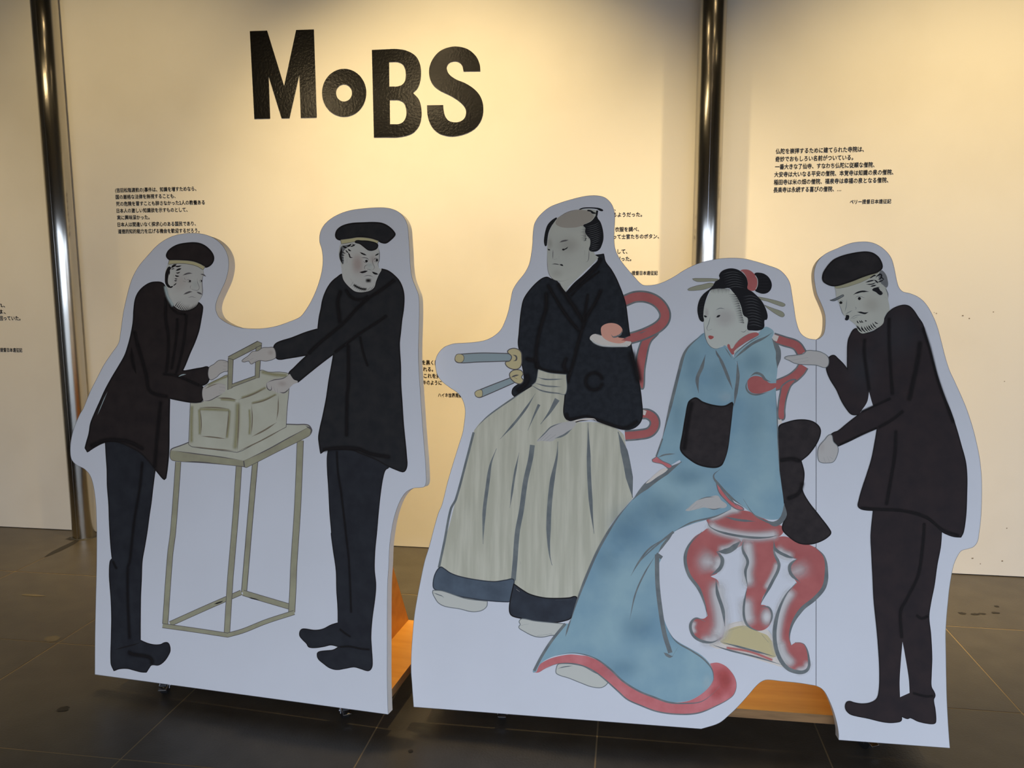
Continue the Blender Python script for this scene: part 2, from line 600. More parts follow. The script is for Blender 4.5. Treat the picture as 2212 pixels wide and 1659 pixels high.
pillar(-2.112 * H, 2.695 * H, 'round polished steel pillar at the left, beside the bending capped man')
pillar(.246 * H, 2.692 * H, 'round polished steel pillar rising behind the board, between the samurai and the woman')

# ------------------------------------------------------------------ the big black letters
sign = empty('wall_lettering', wall_pt(792, 180))
tag(sign, 'large black letters reading MoBS on the cream wall', 'lettering')


def letter(outer, holes=(), ell=None):
    if ell:
        loops = [[Vector((500 + (cx + rx * math.cos(a)) / 3.16, (cy + ry * math.sin(a)) / 3.16)) for a in [i * math.tau / 72 for i in range(72)]] for cx, cy, rx, ry in ell]
    else:
        loops = [spline(parse('W2 ' + s)[0], True, 2.0) for s in (outer,) + tuple(holes)]
    loops = [[wall_pt(q.x, q.y) - sign.location for q in lp] for lp in loops]
    bm = bmesh.new()
    D = .0012
    base, back = [], []
    for lp in loops:
        base.append([bm.verts.new((q.x, -D, q.z)) for q in lp])
        back.append([bm.verts.new((q.x, 0.0002, q.z)) for q in lp])
    flat = [v for lp in base for v in lp]
    for tri in tessellate_polygon([[Vector((q.x, q.z, 0)) for q in lp] for lp in loops]):
        try:
            bm.faces.new([flat[i] for i in tri])
        except ValueError:
            pass
    for f, b in zip(base, back):
        n = len(f)
        for i in range(n):
            bm.faces.new([f[i], f[(i + 1) % n], b[(i + 1) % n], b[i]])
    return bm_obj('letter', bm, M['vinyl'], sign)


letter('126,213* 244,209* 360,587* 442,205* 563,201* 583,802* 474,804* 464,510* 397,806* 343,807* 254,520* 265,809* 157,811*')
letter('', ell=((770, 633, 151, 163), (769, 634, 54.5, 59)))
letter('959,341* 1050,337* 1130,335 1200,348 1260,385 1290,450 1293,530 1275,595 1240,634* 1280,680 1297,745 1296,810 1275,870 1225,915 1140,936 1060,937* 973,938*',
       ('1077,423* 1105,422* 1140,424 1172,442 1188,480 1187,545 1168,576 1135,590 1105,591* 1078,591*', '1081,682* 1110,682* 1145,684 1177,702 1193,745 1192,795 1172,832 1140,847 1110,848* 1083,848*'))
letter('1700,486* 1695,440 1670,385 1620,340 1560,320 1500,320 1430,345 1380,395 1352,460 1352,520 1375,575 1420,615 1500,655 1560,695 1595,735 1602,770 1590,808 1560,830 1525,835 '
       '1485,825 1460,795 1449,755 1446,717* 1335,719* 1340,790 1365,858 1410,905 1470,927 1530,929 1610,908 1670,870 1708,812 1720,742 1705,670 1665,615 1600,570 1530,540 1485,505 1470,465 '
       '1480,437 1505,421 1545,421 1573,443 1585,487*')


# ------------------------------------------------------------------ the quotations on the wall
def text_mesh(body):
    cu = bpy.data.curves.new('text', 'FONT')
    cu.body = body
    cu.size = 1.0
    cu.resolution_u = 2
    o = bpy.data.objects.new('text', cu)
    COL.objects.link(o)
    dg = bpy.context.evaluated_depsgraph_get()
    me = bpy.data.meshes.new_from_object(o.evaluated_get(dg))
    bpy.data.objects.remove(o)
    return me


def quotation(label, rows):
    """rows: text, picture x of its start and end, picture y of its middle"""
    root = empty('wall_quotation', wall_pt(rows[0][1], rows[0][3]))
    tag(root, label, 'text', 'Japanese quotations printed on the wall')
    for body, x0, x1, y, px in rows:
        a = wall_pt(x0, y, .0006)
        b = wall_pt(x1, y, .0006)
        up = (wall_pt(x0, y - px / 2) - wall_pt(x0, y + px / 2)).z
        me = text_mesh(body)
        xs = [v.co.x for v in me.vertices]
        ys = [v.co.y for v in me.vertices]
        if not xs:
            continue
        sx = (b.x - a.x) / (max(xs) - min(xs))
        sy = up / .83
        for v in me.vertices:
            v.co = Vector(((v.co.x - min(xs)) * sx, 0, (v.co.y - .38) * sy))
        me2 = bpy.data.meshes.new('text_line')
        vv, ff = [], []
        for dx, dz in ((-.026, 0), (.026, 0), (0, -.02), (0, .02)):      # heavier strokes
            k0 = len(vv)
            vv += [(v.co.x + dx * sx, len(vv) * 1e-9, v.co.z + dz * sy) for v in me.vertices]
            ff += [[k0 + i for i in p.vertices] for p in me.polygons]
        me2.from_pydata(vv, [], ff)
        me = me2
        me.materials.clear()
        me.materials.append(M['letter'])
        o = link('text_line', me, root)
        o.location = a - root.location
    return root


quotation('seven-line Japanese quotation above the bending bearded man at the left', [
    ('(吉田松陰渡航の)事件は、知識を増すためなら、', 249, 424, 411, 8.6), ('国の厳格な法律を無視することも、', 250, 379, 425.5, 8.6),
    ('死の危険を冒すことも辞さなかった2人の教養ある', 251, 442.5, 440.3, 8.6), ('日本人の激しい知識欲を示すものとして、', 252, 405, 455.2, 8.6),
    ('実に興味深かった。', 253, 323, 470, 8.6), ('日本人は間違いなく探求心のある国民であり、', 254, 423, 485, 8.6), ('道徳的知的能力を広げる機会を歓迎するだろう。', 255, 431, 499.8, 8.6)])
quotation('six-line Japanese quotation with a credit line, upper right of the steel pillar', [
    ('仏陀を崇拝するために建てられた寺院は、', 1676, 1866, 326.8, 10.2), ('奇妙でおもしろい名前がついている。', 1675.3, 1843, 343.7, 10.2), ('一番大きな了仙寺、すなわち仏陀に従順な僧院、', 1674.6, 1889, 360.3, 10.2),
    ('大安寺は大いなる平安の僧院、本覚寺は知識の泉の僧院、', 1672.8, 1929.7, 376.9, 10.2), ('稲田寺は米の畑の僧院、福泉寺は幸福の泉となる僧院、', 1672, 1918.7, 393.6, 10.2), ('長楽寺は永続する喜びの僧院、…', 1671, 1817, 410.2, 10.2),
    ('ペリー提督日本遠征記', 1836, 1925, 436, 8.4)])
quotation('partly hidden Japanese quotation just right of the samurai head', [
    ('、', 1327.5, 1330, 450.5, 9), ('るようだった。', 1324, 1387, 463.8, 9), ('と衣服を調べ、', 1320.5, 1380.5, 495.5, 9), ('って士官たちのボタン、', 1324.5, 1423.5, 511.2, 9),
    ('として、', 1324, 1355, 543, 9), ('だった。', 1332, 1363.7, 559, 9), ('ー提督日本遠征記', 1357.5, 1420.7, 589.7, 8)])
quotation('partly hidden Japanese quotation in the gap between the two cutout boards', [
    ('を黒く染', 911.5, 947.5, 782.8, 9), ('れる。', 914, 935.5, 797.2, 9), ('これを笑', 915.6, 951.5, 811.5, 9), ('キのように', 913.5, 954, 826, 9), ('ハイネ世界周航', 946.5, 998, 853.2, 8)])
quotation('Japanese quotation cut off by the left edge, beside the left steel pillar', [
    ('れ、', -6, 10.5, 659, 8.8), ('は、', -6, 12, 673, 8.8), ('上回っていた。', -10, 44, 687, 8.8), ('ー提督日本遠征記', -6, 48, 755.5, 8)])

# ------------------------------------------------------------------ cutout boards: helpers
def board_mesh(name, panel, outline, parent, thick=.032, label=None):
    lp = spline(parse(outline)[0], True, 4.0)
    st = [panel.st(q.x, q.y) for q in lp]
    bm = bmesh.new()
    f = [bm.verts.new((s, 0, t)) for s, t in st]
    b = [bm.verts.new((s, thick, t)) for s, t in st]
    for tri in tessellate_polygon([[Vector((s, t, 0)) for s, t in st]]):
        bm.faces.new([f[i] for i in tri])
        bm.faces.new([b[i] for i in reversed(tri)])
    n = len(f)
    for i in range(n):
        q = bm.faces.new([f[i], f[(i + 1) % n], b[(i + 1) % n], b[i]])
        q.material_index = 1
    o = bm_obj(name, bm, [M['board'], M['core']], parent)
    panel.place(o)
    art = Art(panel)
    art._ribbon(lp + [lp[0]], M['cut'], 0.7, 'n', False, 1.0)
    art.build('cut_edge', o)
    if label:
        o['label'] = label
    return o


def caster(root, x, y, top, yaw):
    """swivel caster with brake pedal, its wheel standing on the floor"""
    bm = bmesh.new()
    add_box(bm, (-.030, -.024, top - .003), (.030, .024, top), .0008)
    add_cyl(bm, (0, 0, top - .014), (0, 0, top - .003), .017, n=20)
    for s in (-1, 1):
        vs = [(-.017, s * .0125, top - .014), (.017, s * .0125, top - .014), (.024, s * .0125, .018), (.006, s * .0125, .016)]
        a = [bm.verts.new(v) for v in vs]
        b = [bm.verts.new((v[0], v[1] + s * .002, v[2])) for v in vs]
        bm.faces.new(a)
        bm.faces.new(b)
        for i in range(4):
            bm.faces.new([a[i], a[(i + 1) % 4], b[(i + 1) % 4], b[i]])
    fork = bm_obj('caster', bm, M['chrome'], root)
    fork.location = (x, y, 0)
    fork.rotation_euler = (0, 0, yaw)
    bm = bmesh.new()
    add_cyl(bm, (.014, -.0095, .024), (.014, .0095, .024), .024, n=32)
    bm_obj('wheel', bm, M['rubber'], fork)
    bm = bmesh.new()
    add_cyl(bm, (.014, -.017, .024), (.014, .017, .024), .005, n=16)
    bm_obj('axle', bm, M['chrome'], fork)
    bm = bmesh.new()
    add_box(bm, (.020, -.012, .032), (.052, .012, .036), .001)
    bmesh.ops.rotate(bm, verts=bm.verts, cent=(.020, 0, .034), matrix=Matrix.Rotation(math.radians(18), 3, 'Y'))
    bm_obj('brake_pedal', bm, M['chrome'], fork)
    return fork


def stand_base(root, panel, x0, x1, fins, casters):
    """orange plywood base with upright triangular braces against the back of the board"""
    z0, z1 = .075, .100
    y0, y1 = .045, .50
    bm = bmesh.new()
    add_box(bm, (x0, y0, z0), (x1, y1, z1))
    b = bm_obj('base_board', bm, [M['ply'], M['plyedge']], root)
    for p in b.data.polygons:
        p.material_index = 0 if abs(p.normal.z) > .5 else 1
    for fx in fins:
        top = .74
        yb = .034 + (z1 - panel.zb) * math.tan(panel.lean)
        yt = .034 + (top - panel.zb) * math.tan(panel.lean)
        w = .012
        bm = bmesh.new()
        pr = [(yb + .002, z1), (y1, z1), (yt + .03, top), (yt + .002, top)]
        a = [bm.verts.new((fx - w / 2, y, z)) for y, z in pr]
        c = [bm.verts.new((fx + w / 2, y, z)) for y, z in pr]
        bm.faces.new(a)
        bm.faces.new(c)
        for i in range(4):
            bm.faces.new([a[i], a[(i + 1) % 4], c[(i + 1) % 4], c[i]])
        bm_obj('brace', bm, M['ply'], root)
    for cx, cy, yaw in casters:
        caster(root, cx, cy, z0, yaw)


def to_local(panel, p):
    d = p - Vector((panel.o.x, panel.o.y, 0))
    return d.dot(panel.u), d.dot(panel.back)


# ------------------------------------------------------------------ left cutout: two men and a box on a table
PL = Panel((205, 1456.75), (838, 1543), .06, math.radians(8))
left = empty('cutout_standee', (PL.o.x, PL.o.y, 0), PL.yaw)
tag(left, 'white cutout board of two capped men handling a pale box on a table', 'standee', 'painted cutout boards on casters')
board_mesh('board', PL, 'LC 220,1427* 222,1100 228,800 235,500 237,200 LB 233,1250 228,1150 210,1010 180,910 130,852 60,815 20,770 8,700 15,600 40,500 90,380 LA 120,1530 175,1395 240,1265 '
           '300,1150 360,1060 425,965 440,890 455,780 468,690 490,590 515,490 545,400 600,300 680,205 760,120 840,65 930,30 1050,15 1160,25 1250,60 1320,120 1360,190 1375,260 1372,330 1350,420 '
           '1310,510 1275,590 1262,650 1270,700 1300,750 1380,800 1480,832 1640,840 1780,820 1900,780 1990,740 MA 835,970 890,880 935,780 965,690 985,600 990,510 980,430 962,370 965,300 '
           '990,240 1040,185 1120,135 1220,100 1340,82 1480,74 1570,82 1640,110 1690,160 1720,230 1730,330 1738,450 1745,580 1760,680 1790,760 1815,830 1822,930 1820,1080 1815,1250 1815,1400 '
           'MB 1826,200 1838,380 1850,560 1863,720 1875,870 1880,980 1880,1050 1865,1085 1830,1093 1770,1098 1710,1130 1665,1190 1630,1270 1600,1370 1580,1480 1565,1600 '
           'MC 1557,300 1548,450 1545,700 1545,1000 1545,1300 1550,1500 1553,1572*', left)

# --- the bending man
A = Art(PL)
A.fill('LB 310,600* 318,750 325,850 328,1000 340,1150 345,1300 355,1480 366,1600 LC 370,425* 352,450 345,560 350,650 360,780 365,950 362,1100 360,1330 385,1395* 430,1378 500,1375 560,1390 '
       '620,1405 665,1407* 685,1375 710,1345 770,1345 820,1310 860,1250 870,1215 862,1170 845,1152 815,1155 790,1168 740,1172 680,1160 635,1142 612,1130* 612,1000 615,750 622,600 628,450 '
       '650,320 670,200 690,50 LB 705,1150 720,1020 735,900 740,850 700,700* 500,590*', M['navy'], (M['black'], 9))
A.line('LB 630,780 610,1000 560,1300 520,1659 LC 505,500 505,800 520,1130', M['s_black'], 34, 'n', True, .7)
A.line('LC 385,1215 480,1190 600,1155 612,1135', M['black'], 12)
A.line('LC 500,1225 540,1250 680,1275 715,1310 700,1345', M['s_black'], 44, 'n', True, .9)
A.line('LC 500,1160 500,1225', M['s_black'], 26, 'n', True, .8)
A.line('LC 370,440 400,500 415,520', M['s_black'], 26, 'n', True, .8)
trs = A
A = Art(PL)
A.fill('LA 800,445 760,438 700,445 640,480 595,530 570,590 558,680 552,780 535,880 510,980 480,1070 430,1160 370,1260 310,1370 265,1470 220,1570 LB 185,460 170,550 150,620 137,670* 158,705* '
       '175,690 230,655 300,622 380,612 450,630 520,660 610,710 690,790 745,858 800,925 818,942* 832,930* 845,840 857,700 860,500 862,350 865,240* 950,258 1050,275 1110,275 LA 1150,1455 1162,1400 '
       '1155,1350 1130,1332* 1175,1318 1200,1290 1210,1240 1208,1190 1190,1170 1150,1178 1080,1190 1000,1205 975,1203* 1000,1150 1040,1050 1080,960 1115,860 1135,760 1150,660 1143,638 '
       '1112,612* 1100,640 1060,672 1000,687 940,672 890,632 855,580 840,510 820,465', M['coat'], (M['black'], 13))
A.line('LA 560,850 590,980 635,1130 665,1250 685,1360 730,1400 860,1430', M['s_black'], 40, 'n', True, .9)
A.line('LA 535,990 545,1120 580,1240', M['s_black'], 40, 'b', True, .8)
A.line('LA 860,620 890,670 940,705 1010,715', M['s_black'], 26, 'n', True, .9)
A.line('LA 835,560 832,750 855,900 850,1100 835,1230', M['s_black'], 34, 'n', True, .9)
A.line('LA 930,740 930,850 905,1050 880,1200', M['s_black'], 30, 'n', True, .9)
A.line('LA 1010,710 1005,800 980,1000 945,1150 920,1240', M['s_black'], 30, 'n', True, .9)
A.line('LA 800,1230 900,1240 1000,1275 1130,1332', M['s_black'], 30, 'n', True, .9)
A.line('LB 170,660 300,606 400,600 520,620 650,685', M['s_black'], 44, 'n', True, .9)
A.line('LB 790,260 775,400 755,600 735,850', M['s_black'], 40, 'n', True, .8)
A.line('LA 330,1380 290,1470 240,1590', M['s_white'], 12, 'b', True, .7)
A.line('LA 940,1255 970,1240 1010,1232', M['s_white'], 16, 'b', True, .9)
A.line('LA 1180,1225 1190,1270', M['s_white'], 9, 'b', True, .6)
man1 = A.build('printed_person', left, True, 'printed bearded man in a long dark coat and cap, bending to the right')
trs.build('trousers', man1)
A = Art(PL)
A.fill('LA 860,280 835,320 825,380 825,440 836,470 850,530 862,575 892,628 940,670 1000,682 1060,668 1100,640 1118,600 1145,555 1150,500 1145,450 1150,400 1160,370 1155,330 1100,300 1000,280 900,280', M['face'])
A.blob('LA', 960, 440, 110, 120, M['s_cheek'], .22)
A.blob('LA', 1085, 460, 45, 60, M['s_white'], .35)
A.line('LA 825,465 850,560 900,650', M['s_white'], 44, 'n', True, .8)
A.line('LA 1155,335 1160,370 1150,400 1146,450 1150,510 1145,555 1118,605', M['line'], 5)
A.fill('H1 540,790 480,870 445,980 437,1100 440,1200 480,1290 540,1340 590,1330 560,1285 525,1240 515,1150 530,1030 548,930 580,865 600,820', M['s_black'])
for s, w in (('740,730 660,775 600,830', 60), ('870,765 770,790 690,780', 34), ('865,840 780,870 720,900', 46), ('835,930 770,960 720,950', 30), ('810,1040 740,1040 700,1010', 36), ('765,1110 715,1112 690,1095', 24),
             ('755,1155 700,1160 680,1145', 28), ('740,1215 700,1255 650,1290', 26), ('650,1295 600,1325 550,1335', 40), ('560,880 555,950 545,1020', 26), ('655,1000 660,1050', 16), ('600,870 640,850 690,850', 22)):
    A.line('H1 ' + s, M['black'], w, 'b')
for s, w in (('900,1020 980,985 1060,965 1150,970', 38), ('1360,990 1430,1000 1505,1052', 34), ('920,1515 1000,1480 1080,1450 1150,1445', 44), ('1260,1450 1320,1475 1410,1515', 42)):
    A.line('H1 ' + s, M['line'], w, 'b')
for s, w in (('985,1150 1050,1130 1145,1172', 10), ('1010,1172 1070,1208 1140,1185', 9), ('1320,1165 1370,1138 1412,1160', 10), ('1325,1178 1380,1200 1408,1195', 8), ('940,1070 955,1120 982,1145', 8), ('910,1160 950,1180 990,1180', 7),
             ('1275,1075 1282,1200 1322,1300 1322,1370 1280,1408 1190,1402 1110,1372', 9), ('1130,1280 1095,1310 1108,1372', 8), ('1120,1375 1170,1390', 20), ('1030,1592 1080,1588 1140,1575 1205,1592 1245,1590', 10)):
    A.line('H1 ' + s, M['line'], w, 'b')
A.dot('H1', 1085, 1170, 30, 24, M['black'])
A.dot('H1', 1388, 1166, 20, 22, M['black'])
for i in range(15):
    t = i / 14
    x, y = 915 + 185 * t, 640 + 42 * math.sin(t * 3.0)
    A.line('LA %.1f,%.1f %.1f,%.1f %.1f,%.1f' % (x, y + 6, x + 16, y - 22, x + 40 - 18 * t, y - 44 + random.uniform(-8, 8)), M['black'], 8, 'e')
A.build('face', man1)
A = Art(PL)
A.fill('LA 840,205 865,160 930,120 1010,103 1090,100 1150,115 1200,150 1235,195 1245,235 1230,275 1195,303 1170,305 1140,280 1080,258 1010,247 930,245 870,243 850,230', M['coat'], (M['black'], 14))
cap = A.build('cap', man1)
A = Art(PL)
A.fill('LA 862,248* 853,285* 900,279 960,277 1030,282 1100,300 1155,332* 1172,305* 1130,281 1060,257 950,248', M['band'], (M['line'], 4))
A.build('cap_band', man1)
A = Art(PL)
A.fill('LA 1205,1178 1250,1145 1295,1112 1365,1122 1370,1135 1368,1205 1340,1210 1300,1230 1270,1260 1212,1278', M['flesh'], (M['line'], 5))
for s in ('1330,1135 1365,1130', '1328,1160 1362,1163', '1325,1188 1352,1190'):
    A.line('LA ' + s, M['line'], 9)
A.build('hand', man1)

# --- box and table
A = Art(PL)
for s in ('LB 1605,790 1560,1300 1530,1659 LC 1508,720',):
    A.line(s, M['olive'], 40, 'n', cased=(M['line'], 12))
A.line('LC 870,990 1200,842 1485,718', M['olive'], 36, 'n', cased=(M['line'], 10))
A.line('LC 1500,722 1700,782 1905,842', M['olive'], 42, 'n', cased=(M['line'], 10))
A.line('LC 1250,820 1310,800 1330,790', M['black'], 12)
A.line('LC 1540,760 1600,775 1640,785', M['black'], 10)
for s, w in (('LB 940,790 926,1000 895,1400 LC 870,400 828,990', 42), ('LB 1465,820 1440,1200 1402,1659 LC 1390,600 1360,1080', 44), ('LB 1995,605 1970,1200 1940,1659 LC 1930,700 1920,890', 50)):
    A.line(s, M['olive'], w, 'n', cased=(M['line'], 10))
A.line('LC 805,1005 1090,1045 1372,1088', M['olive'], 32, 'n', cased=(M['line'], 10))
A.line('LC 1365,1088 1500,1050 1700,970 1942,892', M['olive'], 32, 'n', cased=(M['line'], 10))
A.fill('LB 875,690 890,675 960,650 1030,622* 1450,560* 1870,465* 1960,468 2060,472 2092,510 2085,545 2060,570 1800,700 1530,838* 1490,828 1200,800 960,785 890,775 872,750', M['wood'], (M['line'], 9))
A.fill('LB 875,692* 1060,716 1320,752 1500,780* 1505,828* 1200,800 960,785 890,775 872,750', M['olive'])
A.fill('LB 1500,782* 1700,690 1900,580 2060,490* 2092,512 2085,545 2060,570 1800,700 1530,838* 1505,828*', M['olive'])
A.line('LB 880,690 1060,716 1320,750 1495,777', M['line'], 8)
A.line('LB 1505,780 1512,832', M['line'], 9, 'n')
A.line('LB 1505,782 1700,690 1900,580 2070,490', M['line'], 8)
A.line('LB 960,790 1100,790 1300,808', M['line'], 8)
A.line('LB 2040,480 2090,512 2078,552', M['line'], 14)
table = A.build('printed_table', left, True, 'printed pale wooden table with a frame of thin legs')
A = Art(PL)
A.fill('LA 1045,1480* 1110,1480 1160,1460 1150,1370 1180,1330 1300,1270 1370,1240 1400,1290 1600,1270 1650,1200 1720,1215 1830,1215 1900,1240 1895,1390 LB 1895,190 1880,350 1872,490* 1700,580 1500,690 1450,708* '
       '1250,685 1060,660 1030,640* 1040,400 1045,280*', M['wood'], (M['line'], 5))
for s, w in (('LB 1455,270 1450,450 1430,690', 70), ('LB 1060,300 1055,450 1055,630', 46), ('LA 1190,1330 1300,1275 1380,1245', 36), ('LA 1650,1210 1760,1235 1890,1245', 50), ('LB 1860,250 1845,480', 60),
             ('LB 1120,335 1250,338 1390,345', 40), ('LB 1385,340 1378,450 1360,590', 36), ('LB 1120,330 1125,450 1125,560', 34), ('LB 1555,330 1560,450 1555,560', 34), ('LB 1570,285 1680,255 1790,205', 30),
             ('LB 1300,250 1380,255 1440,262', 36), ('LB 1480,240 1590,200 1700,145', 34)):
    A.line(s, M['s_olive'], w, 'n', True, .55)
for s, w in (('LB 1465,258 1462,450 1450,700', 9), ('LB 1125,320 1250,320 1378,332', 9), ('LB 1377,332 1370,450 1353,590', 9), ('LB 1128,330 1140,450 1135,560', 8), ('LB 1140,568 1250,578 1352,592', 11),
             ('LB 1568,292 1680,262 1790,208', 10), ('LB 1573,300 1580,420 1570,560', 9), ('LB 1578,572 1680,520 1790,450', 13), ('LB 1805,220 1802,350 1788,430', 9), ('LB 1272,238 1370,242 1450,255', 12),
             ('LB 1462,252 1580,210 1700,150', 11), ('LB 1060,655 1200,675 1440,695', 10), ('LB 1450,702 1650,610 1862,495', 10)):
    A.line(s, M['sepia'], w, 'b')
A.fill('LA 1418,1108* 1612,1002* 1606,1250* 1404,1322*', M['board'])
A.fill('LA 1372,1082* 1625,948* 1662,965* 1660,985* 1418,1108* 1376,1100*', M['olive'], (M['line'], 6))
A.fill('LA 1372,1095* 1416,1108* 1405,1352* 1368,1368*', M['olive'], (M['line'], 6))
A.fill('LA 1612,1002* 1660,982* 1640,1262* 1604,1272*', M['olive'], (M['line'], 6))
A.fill('LA 1404,1318* 1606,1246* 1606,1270* 1402,1346*', M['olive'], (M['line'], 5))
A.line('LA 1392,1105 1386,1350', M['line'], 5)
A.build('printed_box', table, False, 'printed pale panelled box with a square carrying handle')
A = Art(PL)
A.fill('LA 1155,1352 1200,1335 1280,1310 1345,1325 1350,1360 1340,1385 1300,1410 1260,1435 1200,1460 1160,1462', M['flesh'])
A.line('LA 1170,1360 1230,1330 1290,1312', M['s_sepia'], 12, 'b', True, .8)
for s, w in (('1285,1313 1350,1325', 7), ('1295,1342 1348,1352', 7), ('1295,1370 1342,1380', 7), ('1288,1395 1316,1399', 7), ('1160,1462 1210,1460 1280,1425 1325,1402', 7)):
    A.line('LA ' + s, M['line'], w)
A.build('hand', man1)

# --- the upright man
A = Art(PL)
A.fill('MB 1040,750* 1028,830 1030,950 1040,1100 1050,1300 1065,1480 MC 1062,10 1080,150 1105,330 1110,500 1120,650 1122,780* 1060,800 990,835 920,845 820,833 795,850 790,890 815,925 850,960 870,990 '
       '930,995 1000,985 1060,972 1128,988* 1080,1015 1020,1022 960,1030 942,1045 950,1090 1000,1135 1050,1170 1110,1185 1180,1175 1260,1162 1320,1178 1380,1195 1405,1180 1417,1140 1410,1000 1405,900 '
       '1415,750 1440,560 1447,450 1435,320 1440,150 1455,0 MB 1470,1300 1490,1120 1510,1000 1530,940 1560,915 1540,890* 1400,790* 1200,740*', M['navy'], (M['black'], 8))
A.line('MB 1110,770 1120,950 1150,1150 1190,1500 MC 1215,250 1235,700', M['s_black'], 24, 'n', True, .8)
A.line('MC 1130,830 1180,870 1235,905', M['s_black'], 22, 'n', True, .9)
A.line('MC 1130,990 1220,985 1320,1005 1400,1012', M['s_black'], 22, 'n', True, .9)
A.line('MC 1160,1150 1230,1140', M['s_white'], 10, 'b', True, .6)
trs = A
A = Art(PL)
A.fill('MA 1165,650 1110,680 1060,725 1020,790 990,870 975,950 960,1020 948,1122* 850,1150 720,1200 610,1235 575,1260 565,1300 575,1350 605,1382 680,1375 860,1345* 800,1400 740,1460 700,1500 702,1530 '
       '730,1560 775,1580* 860,1510 960,1430 1085,1335* 1070,1420 1045,1560 MB 1035,230 1020,330 990,480 965,590 955,660 965,750 972,797* 1000,775 1045,765 1120,762 1250,770 1310,795 1450,850 1540,900 '
       '1620,935 1680,955 1700,945 1715,900 1712,830 1700,700 1685,550 1672,350 1662,200 MA 1660,1450 1650,1250 1660,1150 1670,1050 1685,950 1690,850 1680,780 1650,710 1600,655 1550,620 1500,605* 1470,650 '
       '1450,720 1430,770 1400,790 1330,805 1270,795 1230,770 1190,720 1170,690', M['coat2'], (M['black'], 12))
for s, w in (('MA 1620,690 1500,780 1380,860 1280,950 1180,1060 1100,1130 1000,1210 900,1300 860,1345', 40), ('MA 1550,1000 1450,1070 1340,1140 1230,1220 1085,1330', 34), ('MA 1180,770 1240,850 1320,868 1390,835', 36),
             ('MA 1150,780 1120,880 1130,1000 1140,1080', 44), ('MA 1210,1250 1210,1600 MB 1200,300 1195,660', 40), ('MA 1310,1180 1340,1330 1380,1450', 26), ('MA 1425,1120 1440,1185', 30), ('MA 1475,1095 1520,1190', 26),
             ('MB 980,770 1110,752 1290,757 1400,800 1580,830', 44), ('MA 950,1120 1030,1100', 24), ('MB 1655,600 1690,850', 30)):
    A.line(s, M['s_black'], w, 'n', True, .9)
man2 = A.build('printed_person', left, True, 'printed capped man in a long black coat, reaching left over the box')
trs.build('trousers', man2)
A = Art(PL)
A.fill('MA 1150,385 1130,440 1128,490 1145,560 1155,640 1165,690 1190,730 1230,770 1270,798 1330,805 1400,790 1435,760 1450,710 1475,650 1497,606 1475,598 1468,560 1480,510 1478,460 1465,415 1440,380 1300,360', M['face'])
A.blob('MA', 1290, 560, 75, 130, M['s_cheek'], .6)
A.blob('MA', 1420, 520, 45, 60, M['s_cheek'], .35)
A.blob('MA', 1395, 575, 45, 40, M['s_white'], .6)
A.line('MA 1470,420 1480,470 1476,530 1467,560 1476,600', M['line'], 5)
A.fill('H2 320,880 290,1000 275,1080 300,1160 330,1260 375,1330 395,1240 385,1130 390,1020 430,940 520,880 600,800 540,820 420,840', M['s_grey'])
for s, w in (('350,880 330,1000 310,1120 340,1260 370,1340', 60), ('360,850 420,890 480,910', 46), ('470,870 540,850 590,800', 46), ('560,880 640,850 700,810', 34), ('500,930 540,970 590,990', 36), ('440,960 480,1010 520,1040', 30),
             ('340,1000 400,1040 450,1050', 24), ('330,1080 380,1100 420,1095', 22), ('340,1150 380,1170 400,1160', 20), ('345,1220 380,1240 400,1230', 20), ('500,1020 540,1090 560,1150 630,1160', 34), ('350,1290 390,1300', 20),
             ('600,800 640,820 680,860', 22), ('380,960 430,950', 22)):
    A.line('H2 ' + s, M['black'], w, 'b')
for s, w in (('810,1020 890,1062 990,1100', 40), ('1312,1055 1260,1080 1205,1112', 34), ('800,1540 880,1540 940,1525 1020,1505', 52), ('1125,1525 1200,1570 1295,1592', 48)):
    A.line('H2 ' + s, M['black'], w, 'b')
for s, w in (('840,1165 950,1165 1020,1190 1045,1245', 18), ('895,1250 950,1288 1010,1278', 12), ('1160,1225 1225,1178 1292,1195', 15), ('1180,1245 1240,1272 1285,1262', 11), ('1135,1150 1145,1300 1188,1400 1172,1460 1120,1492', 10),
             ('1030,1350 955,1370 930,1440 962,1472', 12), ('985,1452 1060,1472 1120,1492', 10), ('480,1180 475,1300', 16), ('345,1400 385,1462', 12), ('430,1482 485,1450', 12)):
    A.line('H2 ' + s, M['line'], w, 'b')
A.dot('H2', 985, 1250, 36, 32, M['black'])
A.dot('H2', 1255, 1226, 32, 34, M['black'])
A.line('H3 1030,695 1120,662 1220,675 1285,712', M['line'], 14)
A.line('H3 680,740 740,820', M['line'], 10)
A.line('H3 1070,805 1150,795 1240,800', M['s_black'], 110, 'n', True, .95)
for i in range(13):
    t = i / 12
    x = 720 + 540 * t
    y = 880 + 150 * math.sin(t * 2.5) + 10 * t
    A.line('H3 %.0f,%.0f %.0f,%.0f' % (x - 30, y + 55, x + 40, y - 45 + random.uniform(-20, 20)), M['black'], 40, 'b')
A.line('H3 760,900 880,970 1000,1015 1120,1015', M['s_black'], 70, 'n', True, .9)
A.build('face', man2)
A = Art(PL)
A.fill('MA 1102,310 1115,270 1160,235 1240,213 1340,207 1440,205 1510,215 1570,250 1612,300 1605,320 1570,355 1535,378 1500,375 1470,360 1410,340 1340,325 1250,335 1180,350 1130,350 1108,335', M['coat2'], (M['black'], 14))
A.build('cap', man2)
A = Art(PL)
A.fill('MA 1143,352* 1150,388* 1200,381 1270,368 1340,360 1420,370 1460,387* 1472,362* 1400,340 1300,331 1220,342', M['band'], (M['line'], 4))
A.build('cap_band', man2)
A = Art(PL)
